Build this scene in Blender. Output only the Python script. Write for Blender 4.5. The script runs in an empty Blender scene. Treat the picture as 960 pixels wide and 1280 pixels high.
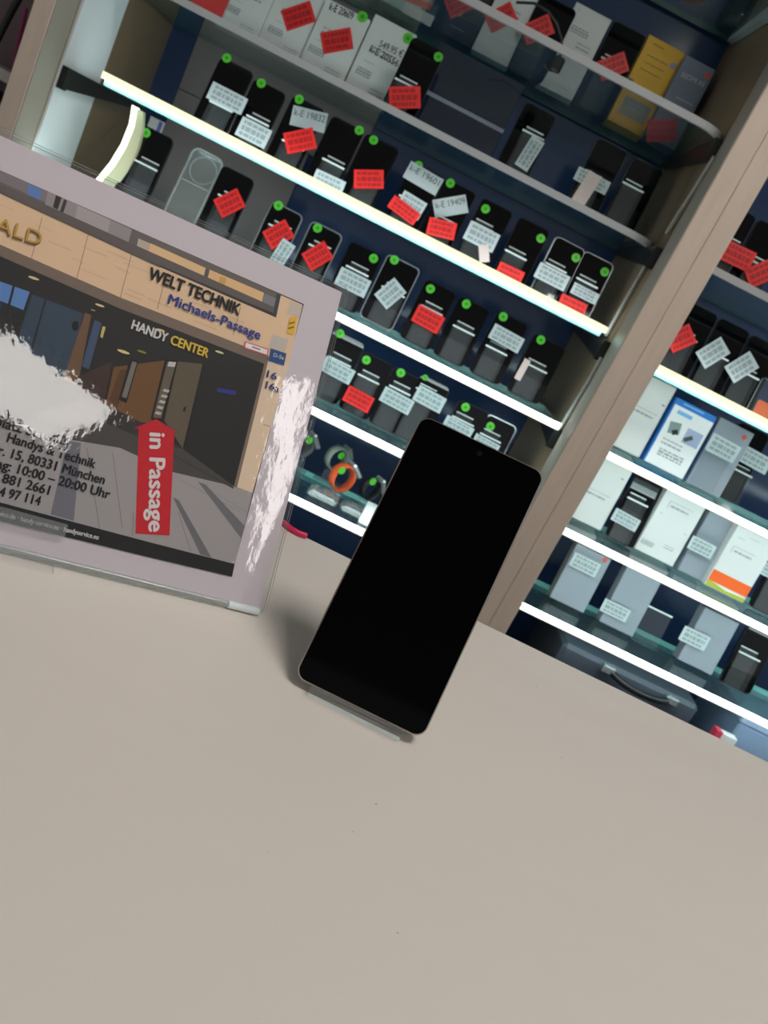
import bpy, math, random
from mathutils import Vector, Matrix
random.seed(7)
scene = bpy.context.scene
COL = scene.collection
PI = math.pi

# ------------------------------------------------------------------ camera frame
ZC = 1.18                                   # eye height above the floor
F = 1100.0                                  # focal length in pixels of a 960 x 1280 frame
CR = Vector((0.89795595, 0.06467644, 0.43530686))     # picture right
CU = Vector((-0.43573744, 0.26936066, 0.85882345))    # picture up
CW = Vector((0.0617089, 0.96086513, -0.27005595))     # view direction
CAM = Vector((0, 0, ZC))


def ray(px):
    return (CR * (px[0] - 480) - CU * (px[1] - 640) + CW * F) / F


def hit(px, P, N):
    """where the sight line of a picture point meets a real plane"""
    d = ray(px)
    return CAM + d * ((P - CAM).dot(N) / d.dot(N))


def atY(px, Y):
    d = ray(px)
    return CAM + d * (Y / d.y)


def atZ(px, z):
    d = ray(px)
    return CAM + d * ((z - ZC) / d.z)


# ------------------------------------------------------------------ materials
def lin(c):
    out = []
    for v in c[:3]:
        v = v / 255.0
        out.append(v / 12.92 if v <= 0.04045 else ((v + 0.055) / 1.055) ** 2.4)
    return (*out, 1.0)


MATS = {}


def mat(name, c, rough=0.5, metal=0.0, spec=0.5, noise=None, bump=None, alpha=None):
    if name in MATS:
        return MATS[name]
    m = bpy.data.materials.new(name)
    m.use_nodes = True
    nt = m.node_tree
    b = nt.nodes['Principled BSDF']
    b.inputs['Base Color'].default_value = lin(c)
    b.inputs['Roughness'].default_value = rough
    b.inputs['Metallic'].default_value = metal
    b.inputs['Specular IOR Level'].default_value = spec
    if noise:
        sc, amt, stretch = noise
        tc = nt.nodes.new('ShaderNodeTexCoord')
        mp = nt.nodes.new('ShaderNodeMapping')
        mp.inputs['Scale'].default_value = stretch
        n = nt.nodes.new('ShaderNodeTexNoise')
        n.inputs['Scale'].default_value = sc
        n.inputs['Detail'].default_value = 5
        mx = nt.nodes.new('ShaderNodeMix')
        mx.data_type = 'RGBA'
        k = lin(c)
        mx.inputs[6].default_value = tuple(max(0, v * (1 - amt)) for v in k[:3]) + (1,)
        mx.inputs[7].default_value = tuple(min(1, v * (1 + amt)) for v in k[:3]) + (1,)
        nt.links.new(tc.outputs['Object'], mp.inputs['Vector'])
        nt.links.new(mp.outputs['Vector'], n.inputs['Vector'])
        nt.links.new(n.outputs['Fac'], mx.inputs[0])
        nt.links.new(mx.outputs[2], b.inputs['Base Color'])
    if bump:
        sc, st = bump
        tc = nt.nodes.new('ShaderNodeTexCoord')
        n = nt.nodes.new('ShaderNodeTexNoise')
        n.inputs['Scale'].default_value = sc
        bp = nt.nodes.new('ShaderNodeBump')
        bp.inputs['Strength'].default_value = st
        bp.inputs['Distance'].default_value = 0.001
        nt.links.new(tc.outputs['Object'], n.inputs['Vector'])
        nt.links.new(n.outputs['Fac'], bp.inputs['Height'])
        nt.links.new(bp.outputs['Normal'], b.inputs['Normal'])
    MATS[name] = m
    return m


def clear_mat(name, tint=(0.96, 0.98, 0.98), haze=0.03, rough=0.02, ior=1.49, bump=None, hazecol=(0.8, 0.85, 0.86)):
    """clear sheet material: see-through, with the mirror sheen its index gives, and a little haze"""
    if name in MATS:
        return MATS[name]
    m = bpy.data.materials.new(name)
    m.use_nodes = True
    nt = m.node_tree
    nt.nodes.remove(nt.nodes['Principled BSDF'])
    out = nt.nodes['Material Output']
    tr = nt.nodes.new('ShaderNodeBsdfTransparent')
    tr.inputs['Color'].default_value = (*tint, 1)
    df = nt.nodes.new('ShaderNodeBsdfDiffuse')
    df.inputs['Color'].default_value = (*hazecol, 1)
    gl = nt.nodes.new('ShaderNodeBsdfGlossy')
    gl.inputs['Roughness'].default_value = rough
    gl.inputs['Color'].default_value = (1, 1, 1, 1)
    fr = nt.nodes.new('ShaderNodeFresnel')
    ge = nt.nodes.new('ShaderNodeNewGeometry')
    pw = nt.nodes.new('ShaderNodeMapRange')          # same sheen from both sides of the sheet
    pw.inputs['To Min'].default_value = ior
    pw.inputs['To Max'].default_value = 1.0 / ior
    nt.links.new(ge.outputs['Backfacing'], pw.inputs['Value'])
    nt.links.new(pw.outputs['Result'], fr.inputs['IOR'])
    m1 = nt.nodes.new('ShaderNodeMixShader')
    m1.inputs[0].default_value = haze
    m2 = nt.nodes.new('ShaderNodeMixShader')
    L = nt.links.new
    L(tr.outputs[0], m1.inputs[1])
    L(df.outputs[0], m1.inputs[2])
    L(fr.outputs[0], m2.inputs[0])
    L(m1.outputs[0], m2.inputs[1])
    L(gl.outputs[0], m2.inputs[2])
    L(m2.outputs[0], out.inputs['Surface'])
    if bump:
        sc, dist, stretch = bump
        tc = nt.nodes.new('ShaderNodeTexCoord')
        mp = nt.nodes.new('ShaderNodeMapping')
        mp.inputs['Scale'].default_value = stretch
        n = nt.nodes.new('ShaderNodeTexNoise')
        n.inputs['Scale'].default_value = sc
        n.inputs['Detail'].default_value = 3
        bp = nt.nodes.new('ShaderNodeBump')
        bp.inputs['Strength'].default_value = 1.0
        bp.inputs['Distance'].default_value = dist
        L(tc.outputs['Object'], mp.inputs['Vector'])
        L(mp.outputs['Vector'], n.inputs['Vector'])
        L(n.outputs['Fac'], bp.inputs['Height'])
        L(bp.outputs['Normal'], gl.inputs['Normal'])
        L(bp.outputs['Normal'], fr.inputs['Normal'])
    MATS[name] = m
    return m


def emit_mat(name, c, s):
    if name in MATS:
        return MATS[name]
    m = bpy.data.materials.new(name)
    m.use_nodes = True
    nt = m.node_tree
    nt.nodes.remove(nt.nodes['Principled BSDF'])
    e = nt.nodes.new('ShaderNodeEmission')
    e.inputs['Color'].default_value = (*c, 1)
    e.inputs['Strength'].default_value = s
    nt.links.new(e.outputs[0], nt.nodes['Material Output'].inputs['Surface'])
    MATS[name] = m
    return m


M_DESK = mat('desk_laminate', (226, 218, 209), 0.42, noise=(900, 0.03, (1, 1, 1)), spec=0.35)
M_DESKSIDE = mat('desk_side', (205, 198, 190), 0.5)
M_WOOD = mat('pale_wood', (230, 210, 192), 0.5, noise=(14, 0.10, (6, 6, 0.7)), spec=0.3)
M_WOODEDGE = mat('pale_edge_band', (172, 166, 152), 0.45)
M_BROWN = mat('brown_laminate', (142, 120, 94), 0.38, noise=(20, 0.08, (1, 1, 6)))
M_NAVY = mat('navy_gloss', (42, 62, 98), 0.12, spec=0.6)
M_NAVYSIDE = mat('navy_matt', (26, 36, 60), 0.4)
M_GREYBACK = mat('grey_brown_back', (128, 118, 118), 0.3)
M_PALESTRIP = mat('pale_strip_white', (240, 248, 250), 0.3)
M_BRACKETUNLIT = mat('bracket_unlit', (40, 42, 40), 0.35, metal=0.3)  # arm metal with its shade put into the colour
M_BRACKETLIT = mat('bracket_lit', (205, 220, 226), 0.3, metal=0.1)  # same arm metal with the light on it put into the colour
M_TRIM = mat('edge_profile', (190, 192, 192), 0.25)
M_LED = emit_mat('led_diffuser', (0.83, 0.98, 1.0), 11.5)
M_LEDFRONT = emit_mat('led_front', (1.0, 1.0, 0.90), 1.7)
M_LEDFRONTCREAM = emit_mat('led_front_cream', (1.0, 0.985, 0.64), 1.25)
M_LEDCREAM = mat('led_tube_back', (226, 220, 180), 0.4)
M_GLASS = clear_mat('shelf_glass', (0.90, 0.965, 0.95), 0.03, 0.03, 1.5, hazecol=(0.35, 0.6, 0.58))
M_GLASSEDGE = mat('glass_edge_glow', (168, 236, 230), 0.15)  # the strip's glow inside the glass is put into this teal
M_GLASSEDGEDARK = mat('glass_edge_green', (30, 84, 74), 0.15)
M_ACRYL = clear_mat('clear_acrylic', (0.95, 0.965, 0.97), 0.016)
M_ACRYLEDGE = mat('acrylic_edge_glint', (236, 246, 246), 0.15)  # white stands in for light caught and mirrored by the clear edges
M_ACRYLSIDE = clear_mat('acrylic_side', (0.9, 0.93, 0.92), 0.32, 0.05, hazecol=(0.78, 0.82, 0.80))
M_ACRYLFINE = clear_mat('fine_acrylic', (0.985, 0.99, 0.99), 0.004)
M_BLACK = mat('phone_black', (5, 5, 7), 0.04)
M_BLACKMAIN = mat('phone_screen_black', (2, 2, 3), 0.05, spec=0.12)
M_FRAMEDARK = mat('frame_dark', (40, 40, 44), 0.3, metal=0.6)
M_FRAMESILVER = mat('frame_silver', (190, 195, 200), 0.22, metal=0.7)
M_TITAN = mat('frame_titanium', (176, 166, 158), 0.28, metal=0.85)
M_BACKDARK = mat('phone_back', (24, 25, 28), 0.4)
M_GREEN = mat('green_sticker', (92, 205, 52), 0.5)
M_GREENDK = mat('green_sticker_ink', (60, 150, 34), 0.5)
M_RED = mat('red_tag', (238, 44, 40), 0.45)
M_REDINK = mat('red_tag_ink', (186, 24, 26), 0.5)
M_WTAG = mat('white_tag', (196, 208, 210), 0.5)
M_WINK = mat('white_tag_ink', (150, 162, 164), 0.5)
M_PINKTAG = mat('pink_strip', (225, 205, 200), 0.5)
M_INK = mat('black_ink', (26, 26, 28), 0.5)
M_GREYINK = mat('grey_ink', (158, 163, 168), 0.5)
M_CARTON = mat('white_carton', (222, 222, 220), 0.5)
M_CARTONSIDE = mat('white_carton_side', (200, 202, 202), 0.5)
M_GREYBOX = mat('grey_carton', (150, 158, 168), 0.5)
M_ORANGE = mat('orange_print', (240, 96, 24), 0.5)
M_LIME = mat('lime_print', (170, 178, 48), 0.5)
M_YELLOW = mat('yellow_carton', (236, 178, 14), 0.5)
M_BLUE = mat('blue_print', (30, 118, 205), 0.5)
M_LBLUE = mat('light_blue_print', (120, 180, 235), 0.5)
M_LILAC = mat('lilac_print', (165, 175, 205), 0.5)
M_WHITE = mat('plain_white', (235, 236, 236), 0.5)
M_REDDOT = mat('red_dot', (230, 80, 60), 0.5)
M_CLEARCASE = clear_mat('clear_case', (0.86, 0.87, 0.86), 0.16, 0.06, hazecol=(0.55, 0.56, 0.55))
M_CLEARGREY = clear_mat('frosted_sleeve', (0.7, 0.72, 0.75), 0.45, 0.2, hazecol=(0.45, 0.5, 0.58))


# ------------------------------------------------------------------ mesh collecting
class MB:
    def __init__(self):
        self.v, self.f, self.m, self.mats, self.s = [], [], [], [], []

    def mi(self, m):
        if m not in self.mats:
            self.mats.append(m)
        return self.mats.index(m)

    def add(self, verts, faces, m, smooth=False):
        o = len(self.v)
        self.v += [Vector(p) for p in verts]
        k = self.mi(m)
        for f in faces:
            self.f.append([o + i for i in f])
            self.m.append(k)
            self.s.append(smooth)
        return self

    def box(self, lo, hi, m, skip=()):
        x0, y0, z0 = lo
        x1, y1, z1 = hi
        v = [(x0, y0, z0), (x1, y0, z0), (x1, y1, z0), (x0, y1, z0), (x0, y0, z1), (x1, y0, z1), (x1, y1, z1), (x0, y1, z1)]
        return self.add(v, [(0, 3, 2, 1), (4, 5, 6, 7), (0, 1, 5, 4), (1, 2, 6, 5), (2, 3, 7, 6), (3, 0, 4, 7)], m)

    def cbox(self, lo, hi, m, c=0.002):
        """box with its twelve edges cut at 45 degrees"""
        lo, hi = Vector(lo), Vector(hi)
        c = min(c, min(hi - lo) * 0.45)
        mid, h = (lo + hi) / 2, (hi - lo) / 2
        v, idx = [], {}
        for sx in (-1, 1):
            for sy in (-1, 1):
                for sz in (-1, 1):
                    for a in range(3):
                        s = [sx, sy, sz]
                        p = [mid[i] + s[i] * (h[i] - (0 if i == a else c)) for i in range(3)]
                        idx[(sx, sy, sz, a)] = len(v)
                        v.append(p)
        f = []
        for a in range(3):
            b, d = (a + 1) % 3, (a + 2) % 3
            for s in (-1, 1):
                q = []
                for tb, td in ((-1, -1), (1, -1), (1, 1), (-1, 1)):
                    k = [0, 0, 0]
                    k[a], k[b], k[d] = s, tb, td
                    q.append(idx[(*k, a)])
                f.append(q if s > 0 else q[::-1])
            for tb in (-1, 1):
                for td in (-1, 1):
                    k0, k1 = [0, 0, 0], [0, 0, 0]
                    k0[a], k0[b], k0[d] = -1, tb, td
                    k1[a], k1[b], k1[d] = 1, tb, td
                    q = [idx[(*k0, b)], idx[(*k1, b)], idx[(*k1, d)], idx[(*k0, d)]]
                    f.append(q if tb * td < 0 else q[::-1])
        for sx in (-1, 1):
            for sy in (-1, 1):
                for sz in (-1, 1):
                    q = [idx[(sx, sy, sz, 0)], idx[(sx, sy, sz, 1)], idx[(sx, sy, sz, 2)]]
                    f.append(q if sx * sy * sz > 0 else q[::-1])
        return self.add(v, f, m)

    def slab(self, outline, z0, z1, m, mside=None, chamfer=0.0):
        """outline (list of xy, counter-clockwise) raised from z0 to z1, top edge optionally eased"""
        n = len(outline)
        if chamfer:
            cx = sum(p[0] for p in outline) / n
            cy = sum(p[1] for p in outline) / n
            w = max(p[0] for p in outline) - min(p[0] for p in outline)
            h = max(p[1] for p in outline) - min(p[1] for p in outline)
            kx, ky = 1 - 2 * chamfer / w, 1 - 2 * chamfer / h
            inner = [(cx + (p[0] - cx) * kx, cy + (p[1] - cy) * ky) for p in outline]
            rings = [(inner, z0), (outline, z0 + chamfer), (outline, z1 - chamfer), (inner, z1)]
        else:
            rings = [(outline, z0), (outline, z1)]
        v, f = [], []
        for r, z in rings:
            v += [(p[0], p[1], z) for p in r]
        self.add(v, [list(range(n))[::-1]], m)
        o = len(self.v) - len(v)
        k2 = self.mi(mside or m)
        for j in range(len(rings) - 1):
            for i in range(n):
                i2 = (i + 1) % n
                self.f.append([o + j * n + i, o + j * n + i2, o + (j + 1) * n + i2, o + (j + 1) * n + i])
                self.m.append(k2)
                self.s.append(False)
        self.f.append([o + (len(rings) - 1) * n + i for i in range(n)])
        self.m.append(self.mi(m))
        self.s.append(False)
        return self

    def poly(self, pts, z, m):
        """flat patch at height z, given counter-clockwise or clockwise"""
        a = sum(pts[i][0] * pts[(i + 1) % len(pts)][1] - pts[(i + 1) % len(pts)][0] * pts[i][1] for i in range(len(pts)))
        if a < 0:
            pts = pts[::-1]
        return self.add([(p[0], p[1], z) for p in pts], [list(range(len(pts)))], m)

    def tube(self, pts, r, m, n=8, closed=False):
        pts = [Vector(p) for p in pts]
        N = len(pts)
        v, f = [], []
        up = None
        for i, p in enumerate(pts):
            a = pts[(i - 1) % N] if (closed or i > 0) else p
            b = pts[(i + 1) % N] if (closed or i < N - 1) else p
            t = (b - a).normalized()
            if up is None:
                up = t.orthogonal().normalized()
            up = (up - t * up.dot(t)).normalized()
            s = t.cross(up)
            for k in range(n):
                an = 2 * PI * k / n
                v.append(p + up * (r * math.cos(an)) + s * (r * math.sin(an)))
        for i in range(N if closed else N - 1):
            j = (i + 1) % N
            for k in range(n):
                k2 = (k + 1) % n
                f.append((i * n + k, i * n + k2, j * n + k2, j * n + k))
        self.add(v, f, m, True)
        if not closed:
            self.add(v[:n], [list(range(n))[::-1]], m)
            self.add(v[-n:], [list(range(n))], m)
        return self

    def disc(self, c, r, z0, z1, m, n=20):
        return self.slab([(c[0] + r * math.cos(2 * PI * i / n), c[1] + r * math.sin(2 * PI * i / n)) for i in range(n)], z0, z1, m)

    def lathe(self, prof, c, m, n=24):
        v, f = [], []
        for r, z in prof:
            for k in range(n):
                a = 2 * PI * k / n
                v.append((c[0] + r * math.cos(a), c[1] + r * math.sin(a), c[2] + z))
        for j in range(len(prof) - 1):
            for k in range(n):
                k2 = (k + 1) % n
                f.append((j * n + k, j * n + k2, (j + 1) * n + k2, (j + 1) * n + k))
        return self.add(v, f, m, True)

    def build(self, name, parent=None):
        me = bpy.data.meshes.new(name)
        me.from_pydata([tuple(p) for p in self.v], [], self.f)
        for m in self.mats:
            me.materials.append(m)
        me.polygons.foreach_set('material_index', self.m)
        me.polygons.foreach_set('use_smooth', self.s)
        me.update()
        o = bpy.data.objects.new(name, me)
        COL.objects.link(o)
        if parent is not None:
            o.parent = parent
        return o


def rrect(w, h, r, x0=None, y0=0.0, n=6):
    """rounded rectangle, centred on x, rising from y0"""
    x0 = -w / 2 if x0 is None else x0
    r = min(r, w * 0.49, h * 0.49)
    out = []
    for cx, cy, a0 in ((x0 + w - r, y0 + r, -PI / 2), (x0 + w - r, y0 + h - r, 0), (x0 + r, y0 + h - r, PI / 2), (x0 + r, y0 + r, PI)):
        for i in range(n + 1):
            a = a0 + (PI / 2) * i / n
            out.append((cx + r * math.cos(a), cy + r * math.sin(a)))
    return out


def orect(c, w, h, ang):
    ca, sa = math.cos(ang), math.sin(ang)
    return [(c[0] + x * ca - y * sa, c[1] + x * sa + y * ca) for x, y in ((-w / 2, -h / 2), (w / 2, -h / 2), (w / 2, h / 2), (-w / 2, h / 2))]


def tag(o, label=None, cat=None, group=None, kind=None):
    if label:
        o['label'] = label
    if cat:
        o['category'] = cat
    if group:
        o['group'] = group
    if kind:
        o['kind'] = kind
    return o


def thing(name, label, cat, matrix=None, group=None):
    o = bpy.data.objects.new(name, None)
    o.empty_display_size = 0.03
    COL.objects.link(o)
    if matrix is not None:
        o.matrix_world = matrix
    return tag(o, label, cat, group)


def frame(P, ex, ey):
    ez = ex.cross(ey)
    return Matrix(((ex.x, ey.x, ez.x, P.x), (ex.y, ey.y, ez.y, P.y), (ex.z, ey.z, ez.z, P.z), (0, 0, 0, 1)))


# ------------------------------------------------------------------ lettering
_glyph = {}


def glyphs(s, weight=0.0, serif=False):
    key = (s, weight)
    if key in _glyph:
        return _glyph[key]
    cu = bpy.data.curves.new('lettering', 'FONT')
    cu.body = s
    cu.size = 1.0
    cu.offset = weight
    cu.resolution_u = 3
    o = bpy.data.objects.new('lettering', cu)
    COL.objects.link(o)
    bpy.context.view_layer.update()
    me = bpy.data.meshes.new_from_object(o.evaluated_get(bpy.context.evaluated_depsgraph_get()))
    v = [(p.co.x, p.co.y) for p in me.vertices]
    f = [list(p.vertices) for p in me.polygons]
    bpy.data.objects.remove(o)
    bpy.data.curves.remove(cu)
    bpy.data.meshes.remove(me)
    _glyph[key] = (v, f)
    return _glyph[key]


CAP = None


def letter(mb, s, a, b, cap, z, m, weight=0.02):
    """writing from baseline point a to b (plane xy), capitals cap tall"""
    global CAP
    if CAP is None:
        CAP = max(p[1] for p in glyphs('H')[0])
    v, f = glyphs(s, 0.0)
    if not v:
        return
    x0, x1 = min(p[0] for p in v), max(p[0] for p in v)
    a, b = Vector(a), Vector(b)
    d = b - a
    L = d.length
    d /= L
    n = Vector((-d.y, d.x))
    sx, sy = L / (x1 - x0), cap / CAP
    e = weight * cap * 1.5
    for i, (du, dv) in enumerate(((-1, 0), (1, 0), (0, -0.7), (0, 0.7)) if weight > 0 else ((0, 0),)):
        pts = []
        for p in v:
            q = a + d * ((p[0] - x0) * sx + du * e) + n * (p[1] * sy + dv * e)
            pts.append((q.x, q.y, z + 0.000004 * i))
        mb.add(pts, f, m)


# ------------------------------------------------------------------ the setting
def structure(o):
    o['kind'] = 'structure'
    return o


M_FLOOR = mat('floor_tile', (120, 116, 112), 0.4, noise=(3, 0.1, (1, 1, 1)))
M_WALL = mat('wall_paint', (150, 146, 142), 0.8, noise=(8, 0.04, (1, 1, 1)))
M_CEIL = mat('ceiling_paint', (190, 188, 184), 0.8, noise=(8, 0.04, (1, 1, 1)))
structure(MB().box((-3.2, -4.0, -0.05), (3.4, 2.2, 0.0), M_FLOOR).build('floor'))
structure(MB().box((-3.2, 2.05, 0.0), (3.4, 2.15, 2.70), M_WALL).build('wall_back'))
structure(MB().box((-3.2, -4.0, 2.70), (3.4, 2.2, 2.75), M_CEIL).build('ceiling'))

# shop ceiling lamp mirrored in the sign, plus added glare and fill lights
M_PANEL = emit_mat('lamp_panel', (1.0, 0.955, 0.92), 6.6)
M_FILLPANEL = emit_mat('fill_panel', (1.0, 0.955, 0.91), 15.2)
M_LAMPFRAME = mat('lamp_frame', (225, 225, 225), 0.4)


def ceiling_lamp_or_fill(c, w, d, rot, label, m):
    t = thing('ceiling_lamp_or_fill', label, 'lamp', Matrix.Translation((c[0], c[1], 2.70)) @ Matrix.Rotation(rot, 4, 'Z'))
    b = MB()
    k = 0.02
    b.box((-w / 2 - k, -d / 2 - k, -0.03), (w / 2 + k, -d / 2, -0.001), M_LAMPFRAME)
    b.box((-w / 2 - k, d / 2, -0.03), (w / 2 + k, d / 2 + k, -0.001), M_LAMPFRAME)
    b.box((-w / 2 - k, -d / 2, -0.03), (-w / 2, d / 2, -0.001), M_LAMPFRAME)
    b.box((w / 2, -d / 2, -0.03), (w / 2 + k, d / 2, -0.001), M_LAMPFRAME)
    b.build('frame', t)
    MB().box((-w / 2, -d / 2, -0.025), (w / 2, d / 2, -0.012), m).build('diffuser', t)


ceiling_lamp_or_fill((0.87, -1.340), 0.62, 0.33, 0.0, 'square white ceiling lamp panel over the shop counter', M_PANEL)
ceiling_lamp_or_fill((1.86, -1.02), 1.34, 0.085, math.radians(-43), 'narrow white glare strip added diagonally on the ceiling', emit_mat('glare_strip', (1.0, 0.955, 0.93), 6.5))  # added strip, placed to make the glare on the sign's right margin
ceiling_lamp_or_fill((0.55, 0.15), 0.60, 0.60, 0.0, 'added white fill panel straight above the counter', M_FILLPANEL)  # added fill light that brightens the counter

# ------------------------------------------------------------------ shop counter
ZD = ZC - 0.2316
ctr = thing('shop_counter', 'white laminate shop counter with a plain wide top', 'counter',
            Matrix.Translation((0.2, 0.656, ZD)) @ Matrix.Rotation(math.radians(-0.8), 4, 'Z'))
MB().cbox((-1.9, -0.80, -0.028), (1.5, 0.0, 0.0), M_DESK, 0.0012).build('counter_top', ctr)
b = MB().box((-1.88, -0.40, -ZD), (1.48, -0.03, -0.0285), M_DESKSIDE)
b.build('counter_body', ctr)
# fine dirt specks on the top
M_SPECK = mat('dirt_speck', (96, 84, 74), 0.8)
sp = MB()
for px in ((441, 1040), (671, 858), (334, 792), (702, 947), (497, 1166), (795, 865), (335, 1065), (470, 1005), (910, 905)):
    p = atZ(px, ZD)
    q = ctr.matrix_world.inverted() @ p
    r = random.uniform(0.00018, 0.00042)
    k = [(q.x + r * random.uniform(0.6, 1.3) * math.cos(a * PI / 3), q.y + r * random.uniform(0.6, 1.3) * math.sin(a * PI / 3)) for a in range(6)]
    sp.slab(k, 0.00002, 0.0001, M_SPECK)
o = sp.build('dirt_speck', ctr)
o['kind'] = 'stuff'

# thin pink strap lying at the back edge of the counter
p0, p1 = atZ((330, 640), ZD), atZ((384, 668), ZD)
mb = MB()
pts = []
for i in range(7):
    q = p0.lerp(p1, i / 6)
    pts.append((q.x, q.y - 0.010 + 0.004 * math.sin(i), ZD + 0.0025))
mb.tube(pts, 0.0023, mat('pink_plastic', (232, 40, 96), 0.4))
tag(mb.build('cable_tie'), 'short pink strap on the back edge of the counter by the sign', 'strap')

# ------------------------------------------------------------------ phone on the counter
aY, lean = math.radians(-5.5), math.radians(23.7)
ex = Vector((math.cos(aY), math.sin(aY), 0))
nh = Vector((-math.sin(aY), math.cos(aY), 0))
ey = nh * math.sin(lean) + Vector((0, 0, 1)) * math.cos(lean)
rl = math.radians(1.5)
ex2 = ex * math.cos(rl) + ey * math.sin(rl)
ey2 = ey * math.cos(rl) - ex * math.sin(rl)
P = Vector((0.0628, 0.4276, ZC - 0.2256))
MP = frame(P, ex2, ey2)
ph = thing('smartphone', 'large black smartphone with a blank screen standing on the counter', 'phone', MP)
W, H, T = 0.0776, 0.1628, 0.0082
body_ = MB().slab(rrect(W, H, 0.0068, n=10), -T, -0.0002, M_TITAN, chamfer=0.0008)
body_ = body_.build('body', ph)
sc = MB().slab(rrect(W - 0.0016, H - 0.0016, 0.0060, y0=0.0008, n=10), -0.0002, 0.0003, M_BLACKMAIN)
scr_ = sc.build('screen', ph)
MB().disc((0, H - 0.0065), 0.0016, 0.0003, 0.00034, mat('camera_hole', (14, 14, 18), 0.1)).build('front_camera', scr_)
MB().cbox((W / 2 - 0.0002, H - 0.062, -0.0056), (W / 2 + 0.0005, H - 0.040, -0.0028), M_TITAN, 0.0003).build('volume_button', body_)
MB().cbox((W / 2 - 0.0002, H - 0.082, -0.0056), (W / 2 + 0.0005, H - 0.070, -0.0028), M_TITAN, 0.0003).build('power_button', body_)
bk = MB()
for cy in (0.018, 0.040, 0.062):
    bk.disc((W / 2 - 0.016, H - cy), 0.0072, -T - 0.0016, -T + 0.0002, M_BACKDARK)
bk.build('rear_camera', body_)

# clear easel under it: bent strip, side profile drawn in phone axes (y up the phone, z to the front)
ez2 = ex2.cross(ey2)


def strip(mb, prof, t, x0, x1, m, mside):
    """bent sheet of thickness t following a profile of (y, z) points"""
    n = len(prof)
    v = [Vector(p) for p in prof]
    off = []
    for i in range(n):
        a = v[max(0, i - 1)]
        c = v[min(n - 1, i + 1)]
        d = (c - a).normalized()
        off.append(Vector((-d.y, d.x)) * t)
    V = []
    for x in (x0, x1):
        for i in range(n):
            V.append((x, v[i].x, v[i].y))
        for i in range(n):
            q = v[i] + off[i]
            V.append((x, q.x, q.y))
    fs, sd = [], []
    for i in range(n - 1):
        fs.append((i, i + 1, 2 * n + i + 1, 2 * n + i))
        fs.append((n + i + 1, n + i, 3 * n + i, 3 * n + i + 1))
        sd.append((i, n + i, n + i + 1, i + 1))
        sd.append((2 * n + i + 1, 3 * n + i + 1, 3 * n + i, 2 * n + i))
    sd.append((0, 2 * n, 3 * n, n))
    sd.append((n - 1, 2 * n - 1, 4 * n - 1, 3 * n - 1))
    o = len(mb.v)
    mb.add(V, fs, m)
    k = mb.mi(mside)
    for f in sd:
        mb.f.append([o + i for i in f])
        mb.m.append(k)
        mb.s.append(False)


pa, pb = hit((384, 868), P, ez2), hit((500, 922), P, ez2)
Mi = MP.inverted()
xa, xb = (Mi @ pa).x, (Mi @ pb).x
es = thing('phone_stand', 'small clear acrylic easel under the black phone on the counter', 'stand', MP.copy())


def toyz(h, d):
    """point h above the counter, d behind the phone's foot line -> (y, z) in phone axes"""
    q = Vector((P.x, P.y, ZD + h)) + nh * d
    l = Mi @ q
    return (l.y, l.z)


pf = [(0.0002, 0.0042), (-0.0006, 0.0042), (-0.0012, 0.0030), (-0.0012, -T - 0.0008), (0.010, -T - 0.0013), (0.085, -T - 0.0013)]
mb = MB()
strip(mb, pf[::-1], 0.0024, xa, xb, M_ACRYLFINE, M_ACRYLSIDE)
mb.build('rest', es)
mb = MB()
leg = [(0.0848, -T - 0.0040), toyz(0.001, 0.075)]
strip(mb, leg, 0.0024, xa, xb, M_ACRYLFINE, M_ACRYLSIDE)
mb.build('rear_leg', es)
mb = MB()
fd = (atZ((436, 896), ZD) - P).dot(nh)
l0, l1 = toyz(0.0003, fd), toyz(0.0003, 0.0725)
l2, l3 = toyz(0.0024, 0.0725), toyz(0.0024, fd)
V = []
for x in (xa, xb):
    V += [(x, *q) for q in (l0, l1, l2, l3)]
mb.add(V, [(0, 4, 5, 1), (3, 2, 6, 7), (1, 5, 6, 2)], M_ACRYLFINE)
mb.add(V, [(0, 3, 7, 4)], M_ACRYLEDGE)
mb.add(V, [(0, 1, 2, 3), (4, 7, 6, 5)], M_ACRYLSIDE)
mb.build('foot', es)

# ------------------------------------------------------------------ sign holder with printed sheet
BR = Vector((-0.007, 0.491, ZC - 0.232 + 0.0008))
a, bl = math.radians(25.4), math.radians(27.9)
sx = Vector((math.cos(a), math.sin(a), 0))
sn = Vector((-math.sin(a), math.cos(a), 0))
sy = sn * math.sin(bl) + Vector((0, 0, 1)) * math.cos(bl)
WH = 0.303
BLc = BR - sx * WH
MS = frame(BLc, sx, sy)
MSi = MS.inverted()
sz = sx.cross(sy)


def sh(px):
    l = MSi @ hit(px, BLc, sz)
    return (l.x, l.y)


hd = thing('sign_holder', 'clear acrylic sign holder leaning back on the counter', 'sign holder', MS)
M_PANE = clear_mat('glossy_pane', (0.985, 0.985, 0.985), 0.008, 0.012, 1.52, bump=(130, 0.00009, (1.0, 0.55, 1.0)))
mb = MB()
mb.slab(rrect(WH + 0.004, 0.2145, 0.0045, x0=-0.002, y0=0.0015), 0.0014, 0.0026, M_PANE, M_ACRYLSIDE)
mb.build('front_pane', hd)
mb = MB()
mb.slab(rrect(WH + 0.004, 0.2145, 0.0045, x0=-0.002, y0=0.0015), -0.0024, -0.0008, M_ACRYLFINE, M_ACRYLSIDE)
mb.build('back_pane', hd)
mb = MB()
mb.tube([(0.006, 0.0024, 0.0), (WH - 0.006, 0.0024, 0.0)], 0.0022, M_ACRYLSIDE, 10)
mb.tube([(WH - 0.022, 0.0024, 0.0006), (WH - 0.002, 0.0024, 0.0006)], 0.0024, M_ACRYLEDGE, 10)
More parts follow.
